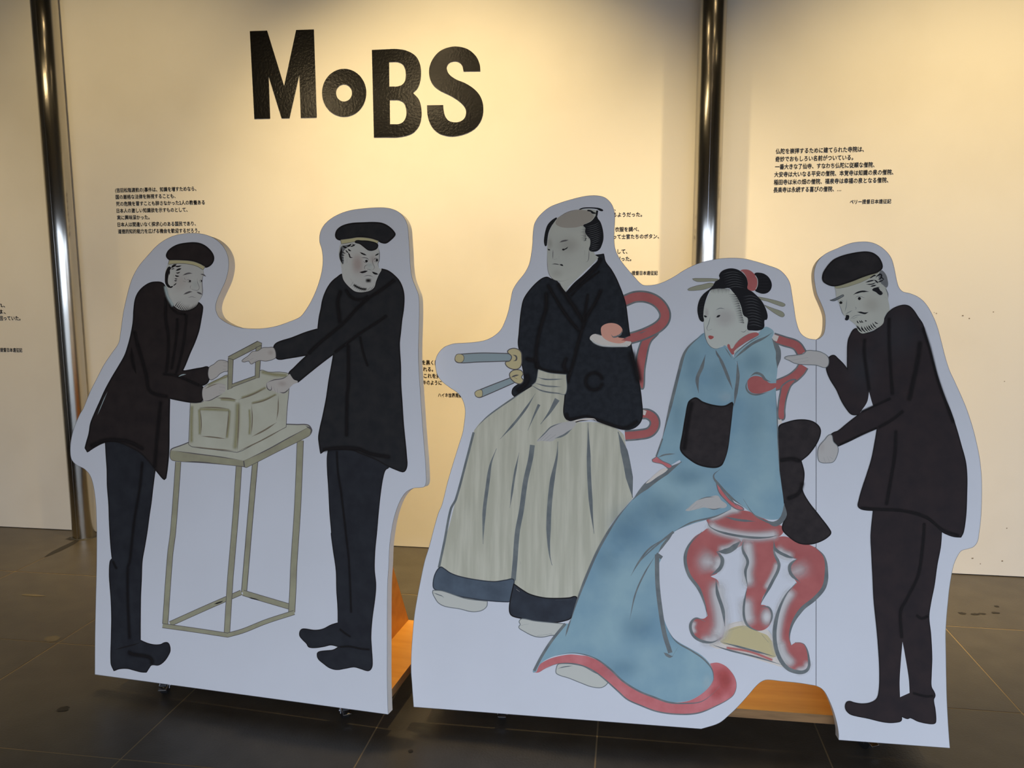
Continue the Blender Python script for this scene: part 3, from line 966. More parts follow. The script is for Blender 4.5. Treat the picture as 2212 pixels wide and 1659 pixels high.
A.fill('MA 1270,368 1330,362 1400,368 1462,392 1455,425 1420,442 1385,440 1350,415 1310,385', M['coat2'], (M['black'], 10))
A.build('cap_peak', man2)
A = Art(PL)
A.fill('MA 567,1285 520,1282 470,1285 430,1310 380,1318 350,1350 290,1398 310,1408 350,1400 370,1425 400,1412 440,1395 500,1400 560,1385 585,1365', M['flesh'], (M['line'], 5))
for s in ('300,1402 352,1372', '340,1402 392,1372', '375,1420 425,1385'):
    A.line('MA ' + s, M['line'], 8)
A.blob('MA', 540, 1325, 40, 35, M['s_cheek'], .3)
A.build('hand', man2)
A = Art(PL)
A.fill('MA 705,1510 660,1540 600,1550 540,1565 505,1588 503,1630 MB 520,245 560,258 590,270 620,280 660,272 690,245 735,200 775,178 740,160 712,122', M['flesh'])
A.blob('MB', 640, 195, 60, 38, M['s_cheek'], .35)
for s, w in (('505,188 512,236 542,250 546,212', 8), ('565,222 582,268', 8), ('596,238 602,288', 8), ('615,270 660,272 700,238', 9), ('503,190 560,165 650,148 705,112', 7)):
    A.line('MB ' + s, M['line'], w)
A.build('hand', man2)

lx0, lx1 = -PL.width / 2 + .03, PL.width / 2 - .012
cl = [(to_local(PL, floor_pt(350, 1499)), -1.2), (to_local(PL, floor_pt(742, 1543)), -.9), ((lx0 + .06, .44), 1.1), ((lx1 - .09, .44), 2.0)]
stand_base(left, PL, lx0, lx1, (lx1 - .125, lx0 + .15), [(max(lx0 + .04, min(lx1 - .05, c[0][0])), max(.066, min(.44, c[0][1])), c[1]) for c in cl])

# ------------------------------------------------------------------ right cutout: samurai, woman on a red chair, watching man
PR = Panel((893.7, 1527), (2051.8, 1615.8), .06, math.radians(8))
right = empty('cutout_standee', (PR.o.x, PR.o.y, 0), PR.yaw)
tag(right, 'wide white cutout board of a samurai, a woman in blue and a stooping capped man', 'standee', 'painted cutout boards on casters')
board_mesh('board', PR, 'PX 893.7,1527* RC 40,1500 33,1400 35,1250 45,1100 60,930 80,800 110,640 150,450 190,320 240,130 270,30 RB 300,1400 350,1200 400,1030 450,870 480,770 497,650 500,580 480,500 440,440 '
           '370,390 310,345 265,290 245,220 245,150 270,90 320,40 380,15 RA 290,1308 400,1302 510,1290 580,1270 640,1235 690,1185 730,1100 755,1020 775,920 790,850 830,780 890,705 930,630 950,540 962,440 '
           '965,360 980,270 1030,195 1110,130 1210,90 1310,60 1420,35 1510,30 1580,45 1630,85 1660,140 1672,210 1668,300 1665,400 1675,490 1710,570 1760,640 1830,720 1910,800 GA 540,305 620,290 720,245 850,165 '
           '960,115 1080,85 1210,70 1340,75 1450,100 1560,135 1650,170 1710,225 1745,290 1760,370 1780,500 1800,620 1835,715 1890,760 1950,773 OA 450.5,893* OC 449.5,1044* 300,1020 150,1005 30,993 '
           'GC 1500,1368 1450,1410 1390,1480 1300,1580 PX 1576,1543.7 1553,1562 1515,1574.5*', right)
board_mesh('board', PR, 'OA 453.5,893* 480,885 515,850 530,790 532,700 518,640 490,570 460,500 440,400 435,320 450,250 485,195 540,150 640,105 740,65 830,50 910,52 980,75 1050,125 1100,190 1125,270 1145,370 '
           '1165,440 1200,480 1260,495 1330,525 1390,575 1440,650 1490,760 1530,900 1560,1020 1600,1150 1650,1260 1700,1370 1750,1490 OB 1805,179 1840,320 1865,450 1880,600 1882,760 1875,950 1860,1080 '
           '1845,1160 1810,1205 1760,1222 1705,1240 1670,1290 1640,1360 1620,1450 1600,1580 OC 1590,320 1578,450 1570,600 1572,750 1575,950 1580,1150 1590,1350 1600,1500 1607,1583* 648,1513* 645,1440 625,1340 '
           '590,1230 540,1120 500,1070 452.5,1045*', right)

# --- samurai chair (behind him)
A = Art(PR)
A.fill('RA 2050,1190 1985,1290 1965,1340 1945,1440 1930,1540 1925,1659 RB 2035,400 2015,395 RA 1870,1600 1855,1480 1870,1380 1905,1280 1950,1220', M['red'], (M['slate'], 14))
A.line('RB 2020,615 2080,620 2130,660 2135,720 2090,775 2000,795 1880,805', M['red'], 66, 'n', cased=(M['slate'], 30))
A.line('RB 2030,600 2060,610', M['cream'], 40, 'n')
A.line('RA 1755,940 1850,905 1950,908 2040,950 2100,1030 2100,1100 2050,1160 1960,1210 1870,1245 1770,1272', M['red'], 74, 'n', cased=(M['slate'], 30))
chair1 = A.build('printed_chair', right, True, 'printed red curved armchair behind the samurai')

# --- samurai
A = Art(PR)
A.fill('RB 1075,370* 980,425 900,480 800,550 690,640 620,700 575,762* 560,840 520,980 470,1150 420,1350 370,1550 RC 330,250 290,420 270,500 240,600 222,650 232,690* 300,705 500,770 700,795 885,800* 885,880 '
       '900,925 1000,945 1130,970 1250,980 1340,968 1415,940* 1460,800 1520,650 1580,520 1650,360 1750,190 RB 1740,1600 1830,1480 1950,1340* 1935,1200 1915,1050 1880,850 1870,800 1800,740 1640,690 1400,680 '
       '1360,640* 1365,440*', M['hakama'])
for s, w, tp in (('RB 1105,440 1030,560 930,690 800,835', 20, 'b'), ('RB 1138,535 1090,640 1040,760', 24, 'e'), ('RB 1295,490 1230,600 1150,705', 46, 'e'), ('RB 770,915 720,1050 690,1250 665,1450 655,1659 RC 655,300', 30, 'b'),
                 ('RB 965,950 925,1150 885,1430', 18, 'b'), ('RB 1080,885 1065,1000 1020,1200 985,1450 RC 950,200 930,450 915,615', 42, 'n'), ('RB 1300,855 1292,980 1250,1200 1225,1450 RC 1220,250 1230,400 1250,485', 40, 'b'),
                 ('RB 1560,695 1565,900 1570,1150 1590,1450 1612,1650', 34, 'b'), ('RB 1820,770 1875,950 1915,1150 1945,1340', 62, 'b'), ('RB 573,775 520,980 420,1350 RC 375,0 320,280 272,505', 20, 'n'), ('RB 1060,385 900,490 690,640 580,755', 12, 'b'),
                 ('RC 975,450 978,475', 8, 'b')):
    A.line(s, M['slate'], w, tp)
A.fill('RC 285,500 240,560 222,650 235,690 300,705 400,740 550,770 700,790 870,800 890,790 920,650 915,605 850,612 750,625 600,610 450,580 370,550 320,515', M['hemline'], (M['hemdark'], 9))
A.fill('RC 920,645* 890,780 882,880 905,920 1000,945 1130,970 1250,980 1350,965 1415,935 1465,790 1455,755 1400,765 1300,770 1180,765 1060,735 990,695', M['hemdark'], (M['black'], 10))
A.line('RC 940,690 970,712', M['cream'], 10)
A.line('RC 1280,785 1420,780', M['slate'], 6)
hak = A
A = Art(PR)
A.fill('RA 1085,735 1040,750 980,800 920,870 885,930 868,1000 855,1100 845,1220 838,1300 845,1350 865,1400 870,1480 885,1560 RB 1005,330 960,360 915,395 905,440 925,465* 960,440 1060,382 1110,340 1130,230* '
       '1230,262 1372,274* 1366,400 1358,500 1350,600 1365,650 1400,675 1480,655 1560,645 1650,680 1760,720 1870,750 1950,740 2010,690 2030,620 2022,500 2010,400 1980,250 1940,60 RA 1795,1200 1780,1080 1765,970 '
       '1745,900 1715,820 1680,740 1640,670 1590,600 1575,535* 1550,540 1485,548* 1530,580 1480,640 1400,720 1320,790 1250,872* 1210,820 1165,765 1120,750', M['robe'], (M['black'], 10))
for s, w in (('RA 1170,775 1250,890 1330,1010 1410,1140', 56), ('RA 1085,790 1150,900 1250,1060 1370,1210', 44), ('RA 1560,560 1500,660 1390,760 1265,875', 50), ('RA 1545,680 1480,730 1390,800 1290,900', 24),
             ('RA 1560,830 1500,960 1430,1080 1370,1250 1310,1480 1255,1659', 46), ('RA 1440,870 1420,1000 1400,1120', 36), ('RA 1078,850 1078,1000 1050,1100 1010,1250 990,1400 1000,1540', 50), ('RB 1385,120 1350,200 1390,270', 50),
             ('RB 1925,60 1970,200 2005,360', 80), ('RB 1010,130 1060,150 1110,150', 50), ('RB 1010,260 1040,320 1000,380 930,430', 60), ('RB 1120,160 1130,215 1250,255 1365,262', 40), ('RB 1370,600 1400,660 1550,640 1700,690 1880,735 2000,670', 40)):
    A.line(s, M['s_black'], w, 'n', True, .9)
A.line('RB ' + ' '.join('%.0f,%.0f' % (1612 + 72 * math.cos(a), 335 + 74 * math.sin(a)) for a in [i * math.tau / 14 for i in range(15)]), M['s_black'], 46, 'n', True, .8)
A.line('RB 1375,668 1410,684 1500,668 1610,660 1640,684', M['cream'], 16, 'b')
A.line('RB 1375,672 1415,692 1500,676 1580,672', M['black'], 8, 'b')
sam = A.build('printed_person', right, True, 'printed seated samurai in black robe and grey pleated hakama')
hak.build('hakama', sam)
A = Art(PR)
A.fill('RB 1130,232* 1230,262 1372,276* 1368,440 1300,440 1230,430 1140,405 1075,370* 1110,335', M['hakama'], (M['slate'], 5))
for s in ('1120,300 1200,318 1350,315', '1100,350 1200,375 1332,382', '1080,375 1150,412 1240,432 1340,438'):
    A.line('RB ' + s, M['slate'], 12)
A.build('waist_sash', sam)
A = Art(PR)
A.fill('S1 640,500 540,640 450,820 400,1050 385,1230 385,1450 S2 385,600 410,780 440,880 500,970 600,1030 690,1052 760,1190 860,1320* 960,1180 1150,1000 1350,800 1550,620 1720,430* 1625,360 1600,290 1500,200 '
       'S1 1520,1100 1500,900 1500,650 1640,440 1690,330 1640,290 1500,262 1210,270 1000,310 850,370 740,440', M['face2'])
A.fill('S1 660,500 760,420 900,350 1100,290 1300,285 1480,320 1560,400 1600,440 1540,540 1420,620 1290,690 1100,740 800,740 640,680 600,620', M['scalp'])
A.blob('S1', 950, 1200, 420, 330, M['s_brown'], .35)
A.blob('S1', 460, 1150, 110, 200, M['s_brown'], .35)
A.blob('S2', 650, 850, 230, 180, M['s_brown'], .25)
for s, w in (('S1 705,1125 800,1090 940,1065', 40), ('S1 420,1075 480,1092', 16), ('S1 540,1310 532,1480 535,1570', 16), ('S1 690,1480 692,1530', 14), ('S2 385,250 390,650 430,860 520,985 640,1040 780,1048 935,1012', 10),
             ('S2 1355,250 1362,370', 18), ('S2 1470,200 1462,450 1432,540 1375,552', 14), ('S1 660,490 850,370 1000,310 1210,268', 9)):
    A.line(s, M['line'], w, 'b')
for s, w in (('S1 800,1320 880,1285 930,1240', 28), ('S1 560,1570 640,1556', 20), ('S2 505,607 600,603 720,625', 18), ('S2 710,622 760,630 805,655', 42), ('S1 390,1295 430,1310 470,1330', 22)):
    A.line(s, M['hair'], w, 'b')
A.dot('S1', 806, 1312, 36, 24, M['black'])
A.dot('S1', 432, 1316, 26, 18, M['black'])
A.build('face', sam)
A = Art(PR)
A.fill('S1 640,485 560,510 470,580 390,680 340,820 310,980 300,1100 315,1190 340,1230 370,1215 385,1130 400,1000 430,850 500,700 590,570', M['hair'])
A.build('hair', sam)
A = Art(PR)
A.fill('S1 1640,440 1600,500 1520,580 1400,640 1320,685 1380,750 1370,850 1420,950 1500,1050 1500,1200 1470,1300 1500,1350 1580,1370 1680,1355 1760,1290 1810,1180 1845,1050 1845,900 1820,750 1770,600 1700,500 1680,440', M['hair'])
A.fill('S1 1660,295* 1712,300* 1690,440* 1640,445*', M['hair'])
A.build('hair', sam)
A = Art(PR)
A.fill('S1 1205,275 1290,230 1400,215 1600,218 1740,235 1830,275 1845,300 1800,318 1740,300 1680,265 1500,245 1320,255 1240,280', M['hair'])
A.fill('S1 1420,295 1520,290 1600,340 1660,370 1550,380 1510,330', M['hair'])
A.build('topknot', sam)
A = Art(PR)
for i in range(13):
    y = 700 + i * 52
    k = max(0.0, 1 - abs(i - 5) / 9)
    A.line('S1 %d,%d %d,%d %d,%d' % (1400 + 95 * (i > 6), y + 20, 1600, y - 25, 1690 + 120 * k, y - 95 + 60 * (i > 9)), M['haird'], 13, 'b')
for i in range(11):
    y = 560 + i * 60
    x = 545 - 200 * (i / 10) ** .6
    A.line('S1 %d,%d %d,%d' % (x - 25, y + 5, x + 55 - 3 * i, y - 12), M['haird'], 13, 'b')
for y in range(690, 1080, 32):
    A.line('S1 1400,%d 1330,%d %d,%d' % (y, y + 2, 1250 + (y % 5) * 12, y - 8 + (y % 7) * 4), M['hair'], 16, 'e')
A.line('S1 1400,1010 1370,1070 1330,1110', M['hair'], 20, 'e')
A.build('hair_strokes', sam)['kind'] = 'stuff'
A = Art(PR)
A.fill('RB 1380,685 1280,705 1210,750 1160,810 1118,850 1160,848 1200,852 1250,852 1290,825 1350,798 1420,745 1455,690', M['fleshr'])
for s, w in (('1335,692 1240,730 1190,780 1118,852', 10), ('1150,842 1212,785', 10), ('1172,850 1242,790', 10), ('1202,852 1282,795', 10), ('1275,828 1350,800 1422,745', 16)):
    A.line('RB ' + s, M['slate'], w)
A.build('hand', sam)
A = Art(PR)
A.fill('RC 222,700* 218,720 235,760 270,810 330,840 450,860 560,885 640,875 685,840 692,795* 500,770 300,705', M['foot'], (M['slate'], 7))
A.line('RC 225,720 260,735 300,750 318,765', M['slate'], 8)
A.build('foot', sam)
A = Art(PR)
A.fill('RC 990,945 965,970 975,995 962,1020 1000,1050 1090,1095 1160,1105 1240,1090 1310,1080 1370,990* 1250,980 1100,965', M['foot'], (M['slate'], 7))
A.line('RC 970,1005 1050,990', M['slate'], 9)
A.line('RC 1120,1092 1250,1075', M['slate'], 13)
A.build('foot', sam)
A = Art(PR)
A.fill('RB 425,105* 412,150 440,174 620,168 880,160* 915,140 900,105 860,94* 640,90 460,100', M['steelblue'], (M['line'], 8))
A.fill('RB 425,105 412,150 440,172 478,165 490,125 470,102', M['tan'], (M['line'], 5))
A.fill('RB 865,80 890,55 940,52 980,80 988,130 985,190 960,225 910,230 860,205 848,170 885,158 900,120', M['tan'], (M['line'], 8))
A.line('RB 910,105 940,120 940,150 915,160', M['line'], 13)
A.build('sword', sam)
A = Art(PR)
A.fill('RB 585,430* 590,460 620,475 660,463 930,345* 900,300* 640,402', M['steelblue'], (M['line'], 8))
A.fill('RB 585,430 598,468 640,468 650,445 638,408', M['tan'], (M['line'], 5))
A.fill('RB 885,265 920,238 980,240 1000,270 985,300 1002,325 980,355 940,350 905,325 885,295', M['tan'], (M['line'], 8))
A.line('RB 895,300 935,285 965,280', M['line'], 13)
A.line('RB 920,300 950,315', M['black'], 18)
A.build('sword', sam)
A = Art(PR)
A.fill('RA 1455,1262 1500,1300 1560,1325 1680,1332 1795,1328 1810,1290 1600,1255 1500,1225', M['cream'])
A.fill('RA 1552,1205 1560,1160 1620,1132 1690,1140 1735,1180 1730,1220 1690,1245 1770,1275 1730,1305 1640,1295 1570,1255', M['salmon'])
A.line('RA 1460,1262 1500,1302 1580,1328 1790,1330', M['s_pale'], 26, 'n', True, .8)
A.line('RA 1640,1230 1660,1252 1720,1230 1735,1190', M['slate'], 14)
A.line('RA 1630,1240 1680,1258', M['s_black'], 30, 'n', True, .7)
A.line('RA 1510,1225 1550,1240', M['slate'], 20)
A.line('RA 1740,1260 1850,1235 1960,1190', M['slate'], 9)
A.line('RA 1730,1280 1850,1255 1950,1215', M['red'], 46, 'b')
A.build('chair_arm', chair1)

# --- the woman's chair
A = Art(PR)
A.line('GA 1600,758 1700,790 1800,825 1850,895', M['red'], 66, 'n', cased=(M['slate'], 26))
A.line('GA 1600,752 1640,768', M['cream'], 50, 'n')
A.line('GA 1862,1000 1830,1050 1760,1110 1650,1160 1560,1182', M['red'], 74, 'n', cased=(M['slate'], 24))
A.fill('GA 1790,1120 1750,1180 1715,1280 1700,1380 1695,1460 1660,1465 1640,1440 1645,1330 1660,1240 1680,1170', M['red'], (M['slate'], 13))
A.line('GA 1655,1465 1660,1500', M['cream'], 34, 'n')
A1 = A
A = Art(PR)
A.fill('GC 1190,890 1350,845 1370,880 1540,915 1600,1000 1640,1160 1700,1232 1600,1220 1350,1140 1190,1090 1100,1080 1045,1038 1150,1015', M['cream'])
A.fill('GC 1140,1020 1195,930 1350,885 1480,940 1560,980 1625,1148 1450,1095 1300,1062', M['tan'])
A.line('GC 1250,905 1360,880', M['s_red'], 40, 'n', True, .6)
A.line('GC 1560,960 1610,1050', M['s_red'], 36, 'n', True, .7)
A.line('GC 1190,1075 1400,1110 1600,1185', M['s_red'], 40, 'n', True, .7)
for s, w in (('GC 1140,1025 1350,1080 1625,1155', 16), ('GC 1195,935 1345,888', 13), ('GC 1045,1040 1200,1092 1450,1155 1690,1228', 15), ('GC 1190,885 1340,842', 9), ('GC 1500,960 1560,1030', 18), ('GC 1560,920 1610,1000', 12)):
    A.line(s, M['slate'], w)
rest = A
A = Art(PR)
A.fill('GC 1350,130 1330,220 1380,330 1355,430 1375,550 1350,680 1340,800 1370,880 1440,925 1510,925 1570,880 1595,800 1580,740 1530,710 1495,705* 1510,640 1580,530 1640,420 1655,370 1630,310 1600,240 1600,120', M['red'])
for s, w, al in (('1370,130 1390,330 1375,430 1395,570', 110, 1), ('1360,620 1375,800 1420,900', 130, 1), ('1450,860 1540,900', 110, .9), ('1640,330 1610,430 1530,580', 60, .9), ('1330,110 1400,140', 60, .9)):
    A.line('GC ' + s, M['s_cream'], w * 1.55, 'n', True, al * .9)
A.blob('GC', 1545, 810, 80, 110, M['s_cream'], 2.0)
for s, w in (('GC 1352,130 1335,220 1380,330 1360,420 1380,550', 24), ('GC 1372,560 1345,750 1370,870 1450,925 1500,925', 20), ('GC 1600,140 1612,260 1650,370 1590,510 1500,680 1490,720', 26), ('GC 1490,725 1560,728 1590,800 1560,890', 17)):
    A.line(s, M['slate'], w, 'b')
A.fill('GC 1040,45 990,75 920,120 860,200 830,290 840,370 880,470 940,560 990,660 1020,740 1035,800* 1000,825 940,820 890,845 880,900 905,960 960,1010 1040,1030 1110,1025 1160,990 1185,900 1190,840 1170,720 1130,590 '
       '1125,500 1060,460* 1120,430 1165,340 1150,270 1110,245* 1200,250 1280,215 1330,180 1270,110 1150,80', M['red'])
for s, w, al in (('1100,250 1040,330 1060,440', 190, 1), ('1090,280 1130,340 1080,430', 90, 1), ('1120,480 1120,620 1150,800 1140,930 1050,1010', 150, 1), ('960,1000 1060,1015 1150,960', 100, .9), ('930,840 905,900 930,960', 50, .9),
                 ('1110,235 1220,215 1330,150', 80, .9)):
    A.line('GC ' + s, M['s_cream'], w * 1.55, 'n', True, al * .9)
for s, w in (('GC 985,75 880,180 840,300 870,440 960,570 1010,700 1030,805', 28), ('GC 1015,850 930,822 885,890 930,990 1060,1030 1155,990', 24), ('GC 1105,480 1118,600 1165,750 1182,890', 30), ('GC 1108,245 1160,310 1140,390 1055,455', 32),
             ('GC 1115,248 1220,235 1320,155', 48)):
    A.line(s, M['slate'], w, 'b')
A.fill('GC 1605,140 1700,115 1800,155 1920,190 2000,240 2055,330 2070,430 2050,550 1980,640 1880,710 1800,800 1760,900 1745,1000 1755,1055* 1800,1030 1860,1040 1900,1110 1912,1200 1890,1270 1830,1290 1750,1270 1680,1210 '
       '1630,1120 1610,980 1625,820 1670,700 1730,600 1805,515* 1750,430 1740,370 1805,312* 1720,290 1640,250 1600,200', M['red'])
for s, w, al in (('1770,330 1810,420 1830,500', 200, 1), ('1620,200 1680,265 1790,300', 90, 1), ('1780,560 1690,700 1645,850 1632,1000 1670,1130 1760,1240', 100, 1), ('1660,1000 1690,1130 1790,1240', 90, .8), ('1780,1280 1880,1255 1900,1180', 70, .9),
                 ('1815,1105 1835,1165', 50, .8), ('1770,1060 1830,1045', 50, .7)):
    A.line('GC ' + s, M['s_cream'], w * 1.55, 'n', True, al * .9)
for s, w in (('GC 1605,150 1620,225 1720,285 1800,305', 26), ('GC 1810,305 1745,365 1755,440 1835,512', 26), ('GC 1800,515 1710,620 1640,780 1612,960 1640,1130 1720,1250 1830,1288 1895,1265 1910,1190 1870,1050 1790,1030', 34),
             ('GC 1960,205 2040,290 2060,420 2040,550 1960,650 1850,740 1770,860 1740,980 1755,1055', 36)):
    A.line(s, M['slate'], w, 'b')
A.fill('GB 1020,1090* 1230,1010 1400,1020 1500,1070 1600,1120 1690,1160 1660,1230 1560,1245 1400,1245 1250,1225 1120,1190 1050,1140', M['red'])
for s, w, al in (('1030,1110 1100,1170 1250,1215 1450,1235 1660,1215', 90, 1), ('1030,1080 1120,1055 1230,1010 1330,1000', 70, 1), ('1560,1180 1680,1185', 110, .8)):
    A.line('GB ' + s, M['s_cream'], w * 1.55, 'n', True, al * .9)
A.line('GB 1180,1065 1300,1092 1445,1105', M['slate'], 20)
A.line('GB 1025,1095 1060,1155 1180,1205 1400,1242 1560,1242 1665,1215', M['slate'], 20)
chair2 = A.build('printed_chair', right, True, 'printed red lacquered chair with scrolled legs under the woman')
rest.build('foot_rest', chair2)
A1.build('chair_back', chair2)

# --- the woman
A = Art(PR)
A.fill('GB 1650,290 1720,250 1830,228 1930,240 1990,280 2008,330 1980,420 1910,520 1840,580* 1865,680 1860,770 1850,830 1900,930 2000,1060 2095,1190 2090,1220 2020,1270 1920,1300 1820,1290 1730,1230 1680,1165 1710,1050 '
       '1690,930* 1665,750 1650,550', M['obi'], (M['black'], 11))
A.line('GB 1650,580 1760,565 1845,588', M['s_black'], 44, 'n', True, .9)
A.line('GB 1860,760 1820,860 1710,915', M['s_black'], 44, 'n', True, .9)
bow = A
A = Art(PR)
A.fill('RC 1310,1335 1285,1380 1290,1420 1400,1460 1500,1500 1600,1535 1690,1535 1730,1480 1600,1400 1500,1350', M['foot'], (M['slate'], 7))
A.line('RC 1300,1375 1360,1360 1430,1352', M['slate'], 8)
foot = A
A = Art(PR)
A.fill('RC 1090,1398 1130,1410 1200,1370 1300,1332 1420,1328 1520,1350 1620,1400 1720,1480 1820,1570 1900,1640 GC 450,1570 600,1625 780,1650 950,1640 1100,1580 1240,1500 1275,1440 1280,1370 1250,1300 1190,1235 1120,1205 '
       '1055,1212* 1080,1290 1085,1340 1050,1410 960,1490 850,1540 700,1545 550,1500 380,1410 250,1300 130,1210 0,1150 RC 1500,1262 1400,1255 1250,1285 1150,1335', M['pink'])
for x, y, r in ((1180, 1400, 100), (1165, 1310, 90), (1110, 1470, 90), (1190, 1360, 80)):
    A.blob('GC', x, y, r, r, M['s_red'], 1.0)
A.line('RC 1130,1408 1200,1372 1300,1334 1420,1330 1520,1352 1620,1402 1720,1482 1820,1572 1900,1642 GC 450,1572 600,1627 780,1650 950,1640 1100,1582 1240,1502 1277,1440 1280,1370 1250,1300 1190,1235', M['slate'], 12, 'b')
hem = A
A = Art(PR)
A.fill('GA 1010,715 940,765 880,815 835,870 810,940 790,1030 765,1130 740,1240 710,1370 680,1480 640,1640 GB 620,480 590,540 600,560 700,620 800,585 700,655 560,750 460,840 390,910 300,1010 220,1120 150,1230 80,1370 20,1500 '
       'RC 1560,560 1500,720 1430,900 1395,985 1365,985* 1330,1035 1250,1130 1170,1260 1090,1380 1085,1408 1115,1405* 1150,1335 1250,1275 1400,1248 1520,1258 1640,1300 1750,1380 1850,1480 1980,1560 GC 570,1502 700,1542 850,1537 '
       '970,1482 1050,1410 1085,1340 1080,1280 1050,1210 980,1140 880,1080 790,1030 730,980 680,890 650,800 625,640 612,480 615,350 632,305 605,270* 650,190 740,80 900,8 GB 1020,1092 1150,1042 1235,1000* 1250,800* '
       'GA 1260,1340* 1290,1000* 1262,930* 1170,835* 1100,850 1050,825 1015,760', M['blue'])
for x, y, rx, ry, al in ((620, 1000, 300, 220, .55), (330, 1150, 260, 300, .5), (850, 720, 250, 130, .45), (160, 1450, 180, 200, .35)):
    A.blob('GB', x, y, rx, ry, M['s_blue'], al)
for x, y, rx, ry, al in ((430, 900, 230, 200, .4), (300, 1250, 250, 140, .35)):
    A.blob('GC', x, y, rx, ry, M['s_blue'], al)
A.blob('GA', 900, 980, 120, 260, M['s_blue'], .3)
A.blob('GA', 1130, 1080, 130, 190, M['s_blue'], .25)
A.blob('GA', 780, 1400, 110, 300, M['s_blue'], .3)
for s, w, tp in (('GB 810,590 700,660 580,740 460,840 390,915', 56, 'b'), ('GB 390,910 250,1080 100,1330 0,1550 RC 1470,780 1400,1000', 22, 'b'), ('RC 1365,988 1250,1130 1160,1270 1095,1395', 24, 'n'), ('RC 1412,945 1385,1030 1365,1100', 14, 'b'),
                 ('RC 2211,255 2080,350 1990,470 1930,575', 16, 'b'), ('RC 2145,395 2050,550 1970,730 1920,955', 13, 'b'), ('GC 597,270 600,500 620,700 660,950 712,1120', 38, 'n'), ('GC 655,1118 705,1150 735,1150', 26, 'b'),
                 ('GC 730,1150 775,1075', 12, 'b'), ('GC 740,75 600,185 450,330 372,452', 22, 'e'), ('GC 590,265 640,300', 30, 'n'), ('GC 680,905 760,1020 900,1105 1000,1175 1070,1260 1085,1340 1070,1400', 13, 'b'),
                 ('GC 740,80 650,190 605,260', 22, 'b'), ('GB 1235,1000 1100,1062 900,1112 735,1195', 14, 'b'), ('GA 1000,722 880,825 830,900 790,1040 740,1240 690,1440 640,1640', 26, 'b'), ('GB 645,390 590,545', 13, 'n'),
                 ('GA 1015,905 985,1010 945,1110 955,1235', 30, 'b'), ('GA 1105,865 1170,1000 1250,1205', 26, 'b'), ('GB 600,555 660,530 755,520', 13, 'b'),
                 ('RC 1290,1262 1400,1240 1520,1252 1640,1297 1760,1387 1860,1482 2000,1570 GC 570,1502 700,1547 850,1556 980,1540 1080,1470 1140,1405', 15, 'b')):
    A.line(s, M['slate'], w, tp)
A.blob('GA', 1190, 1270, 90, 70, M['s_pale'], .35)
A.blob('GC', 1030, 1380, 60, 120, M['s_pale'], .35)
woman = A.build('printed_person', right, True, 'printed seated woman in a blue kimono with a dark sash and tall black hair')
bow.build('sash_bow', woman)
foot.build('foot', woman)
hem.build('kimono_hem', woman)
A = Art(PR)
A.fill('GB 505,778 540,735 600,680 650,648 690,655 600,720', M['cream'])
A.fill('GB 555,570* 560,590 640,610 700,645 725,625 640,580 595,545*', M['pink'], (M['slate'], 6))
A.build('cuff', woman)
A = Art(PR)
A.fill('GB 1120,882 1050,892 960,915 920,940 870,985 845,1012 930,1002 1000,985 1060,995 1130,992 1200,972 1150,920', M['fleshr'])
for s in ('848,1012 922,940', '880,1008 945,950', '920,1008 992,968', '1035,990 1090,1000 1155,985', '945,922 1020,897 1095,893'):
    A.line('GB ' + s, M['slate'], 7)
A.build('hand', woman)
A = Art(PR)
A.fill('GB 870,80 900,50 935,40 990,75 1090,105 1180,110 1245,78* 1262,120 1245,200 1230,330 1210,480 1180,580 1130,630 1050,635 950,610 870,560 815,510 800,470 820,350 845,200', M['obi'], (M['black'], 14))
A.line('GB 900,60 870,200 840,400 830,500', M['s_black'], 50, 'n', True, .8)
A.build('obi_sash', woman)
A = Art(PR)
A.fill('GB 1105,760* 1130,790 1170,850 1240,930 1330,980 1345,1005 1270,992 1180,912 1130,850', M['pink'], (M['slate'], 8))
A.line('GB 1130,800 1200,870 1300,990', M['slate'], 10)
A.fill('GB 1140,655* 1085,715 1130,785 1240,900 1330,970 1430,1040 1520,1080 1600,1090 1660,1075 1690,1010 1690,930 1670,780 1655,650 1645,450 1640,200 1625,20 GA 1625,1150 1635,1050 1642,950 1645,900 1625,840 1588,760* 1605,710 '
       '1580,680 1530,665 1470,720 1380,800 1270,890 1262,935* 1290,1000 1295,1120 1275,1240 1255,1350* GB 1230,330 1210,480 1180,580', M['blue'])
A.blob('GB', 1450, 250, 160, 330, M['s_blue'], .25)
A.blob('GA', 1440, 970, 160, 150, M['s_blue'], .4)
for s, w, tp in (('GB 1140,655 1085,712 1130,785 1240,900 1340,975', 20, 'b'), ('GB 1340,910 1430,1040 1530,1100 1620,1120 1690,1060', 26, 's'), ('GB 1530,1095 1620,1125 1690,1060 1695,950', 46, 'b'), ('GA 1590,765 1640,860 1645,920 1635,1020', 44, 'b'),
                 ('GA 1290,960 1295,1100 1280,1220 1262,1350', 30, 'b'), ('GA 1615,1200 1632,1400 GB 1640,400 1660,760', 9, 'b'), ('GA 1258,945 1330,880 1420,810 1530,755 1590,715', 22, 'b'), ('GA 1250,925 1300,870 1380,805 1500,735', 9, 'b')):
    A.line(s, M['slate'], w, tp)
A.build('sleeve', woman)
A = Art(PR)
A.fill('GH 530,450 500,520 450,620 410,750 395,900 405,1050 420,1220 450,1340 500,1420 560,1465 640,1465 740,1425 870,1590* 950,1530 1080,1380 1330,1180* 1160,1140 1165,950 1090,890 1050,750 980,580 860,450 700,420', M['facew'])
A.blob('GH', 770, 930, 280, 250, M['s_mauve'], .4)
A.blob('GH', 450, 850, 60, 120, M['s_mauve'], .45)
A.fill('GH 740,1428 810,1500 880,1600 905,1590 840,1480 770,1410', M['blue'])
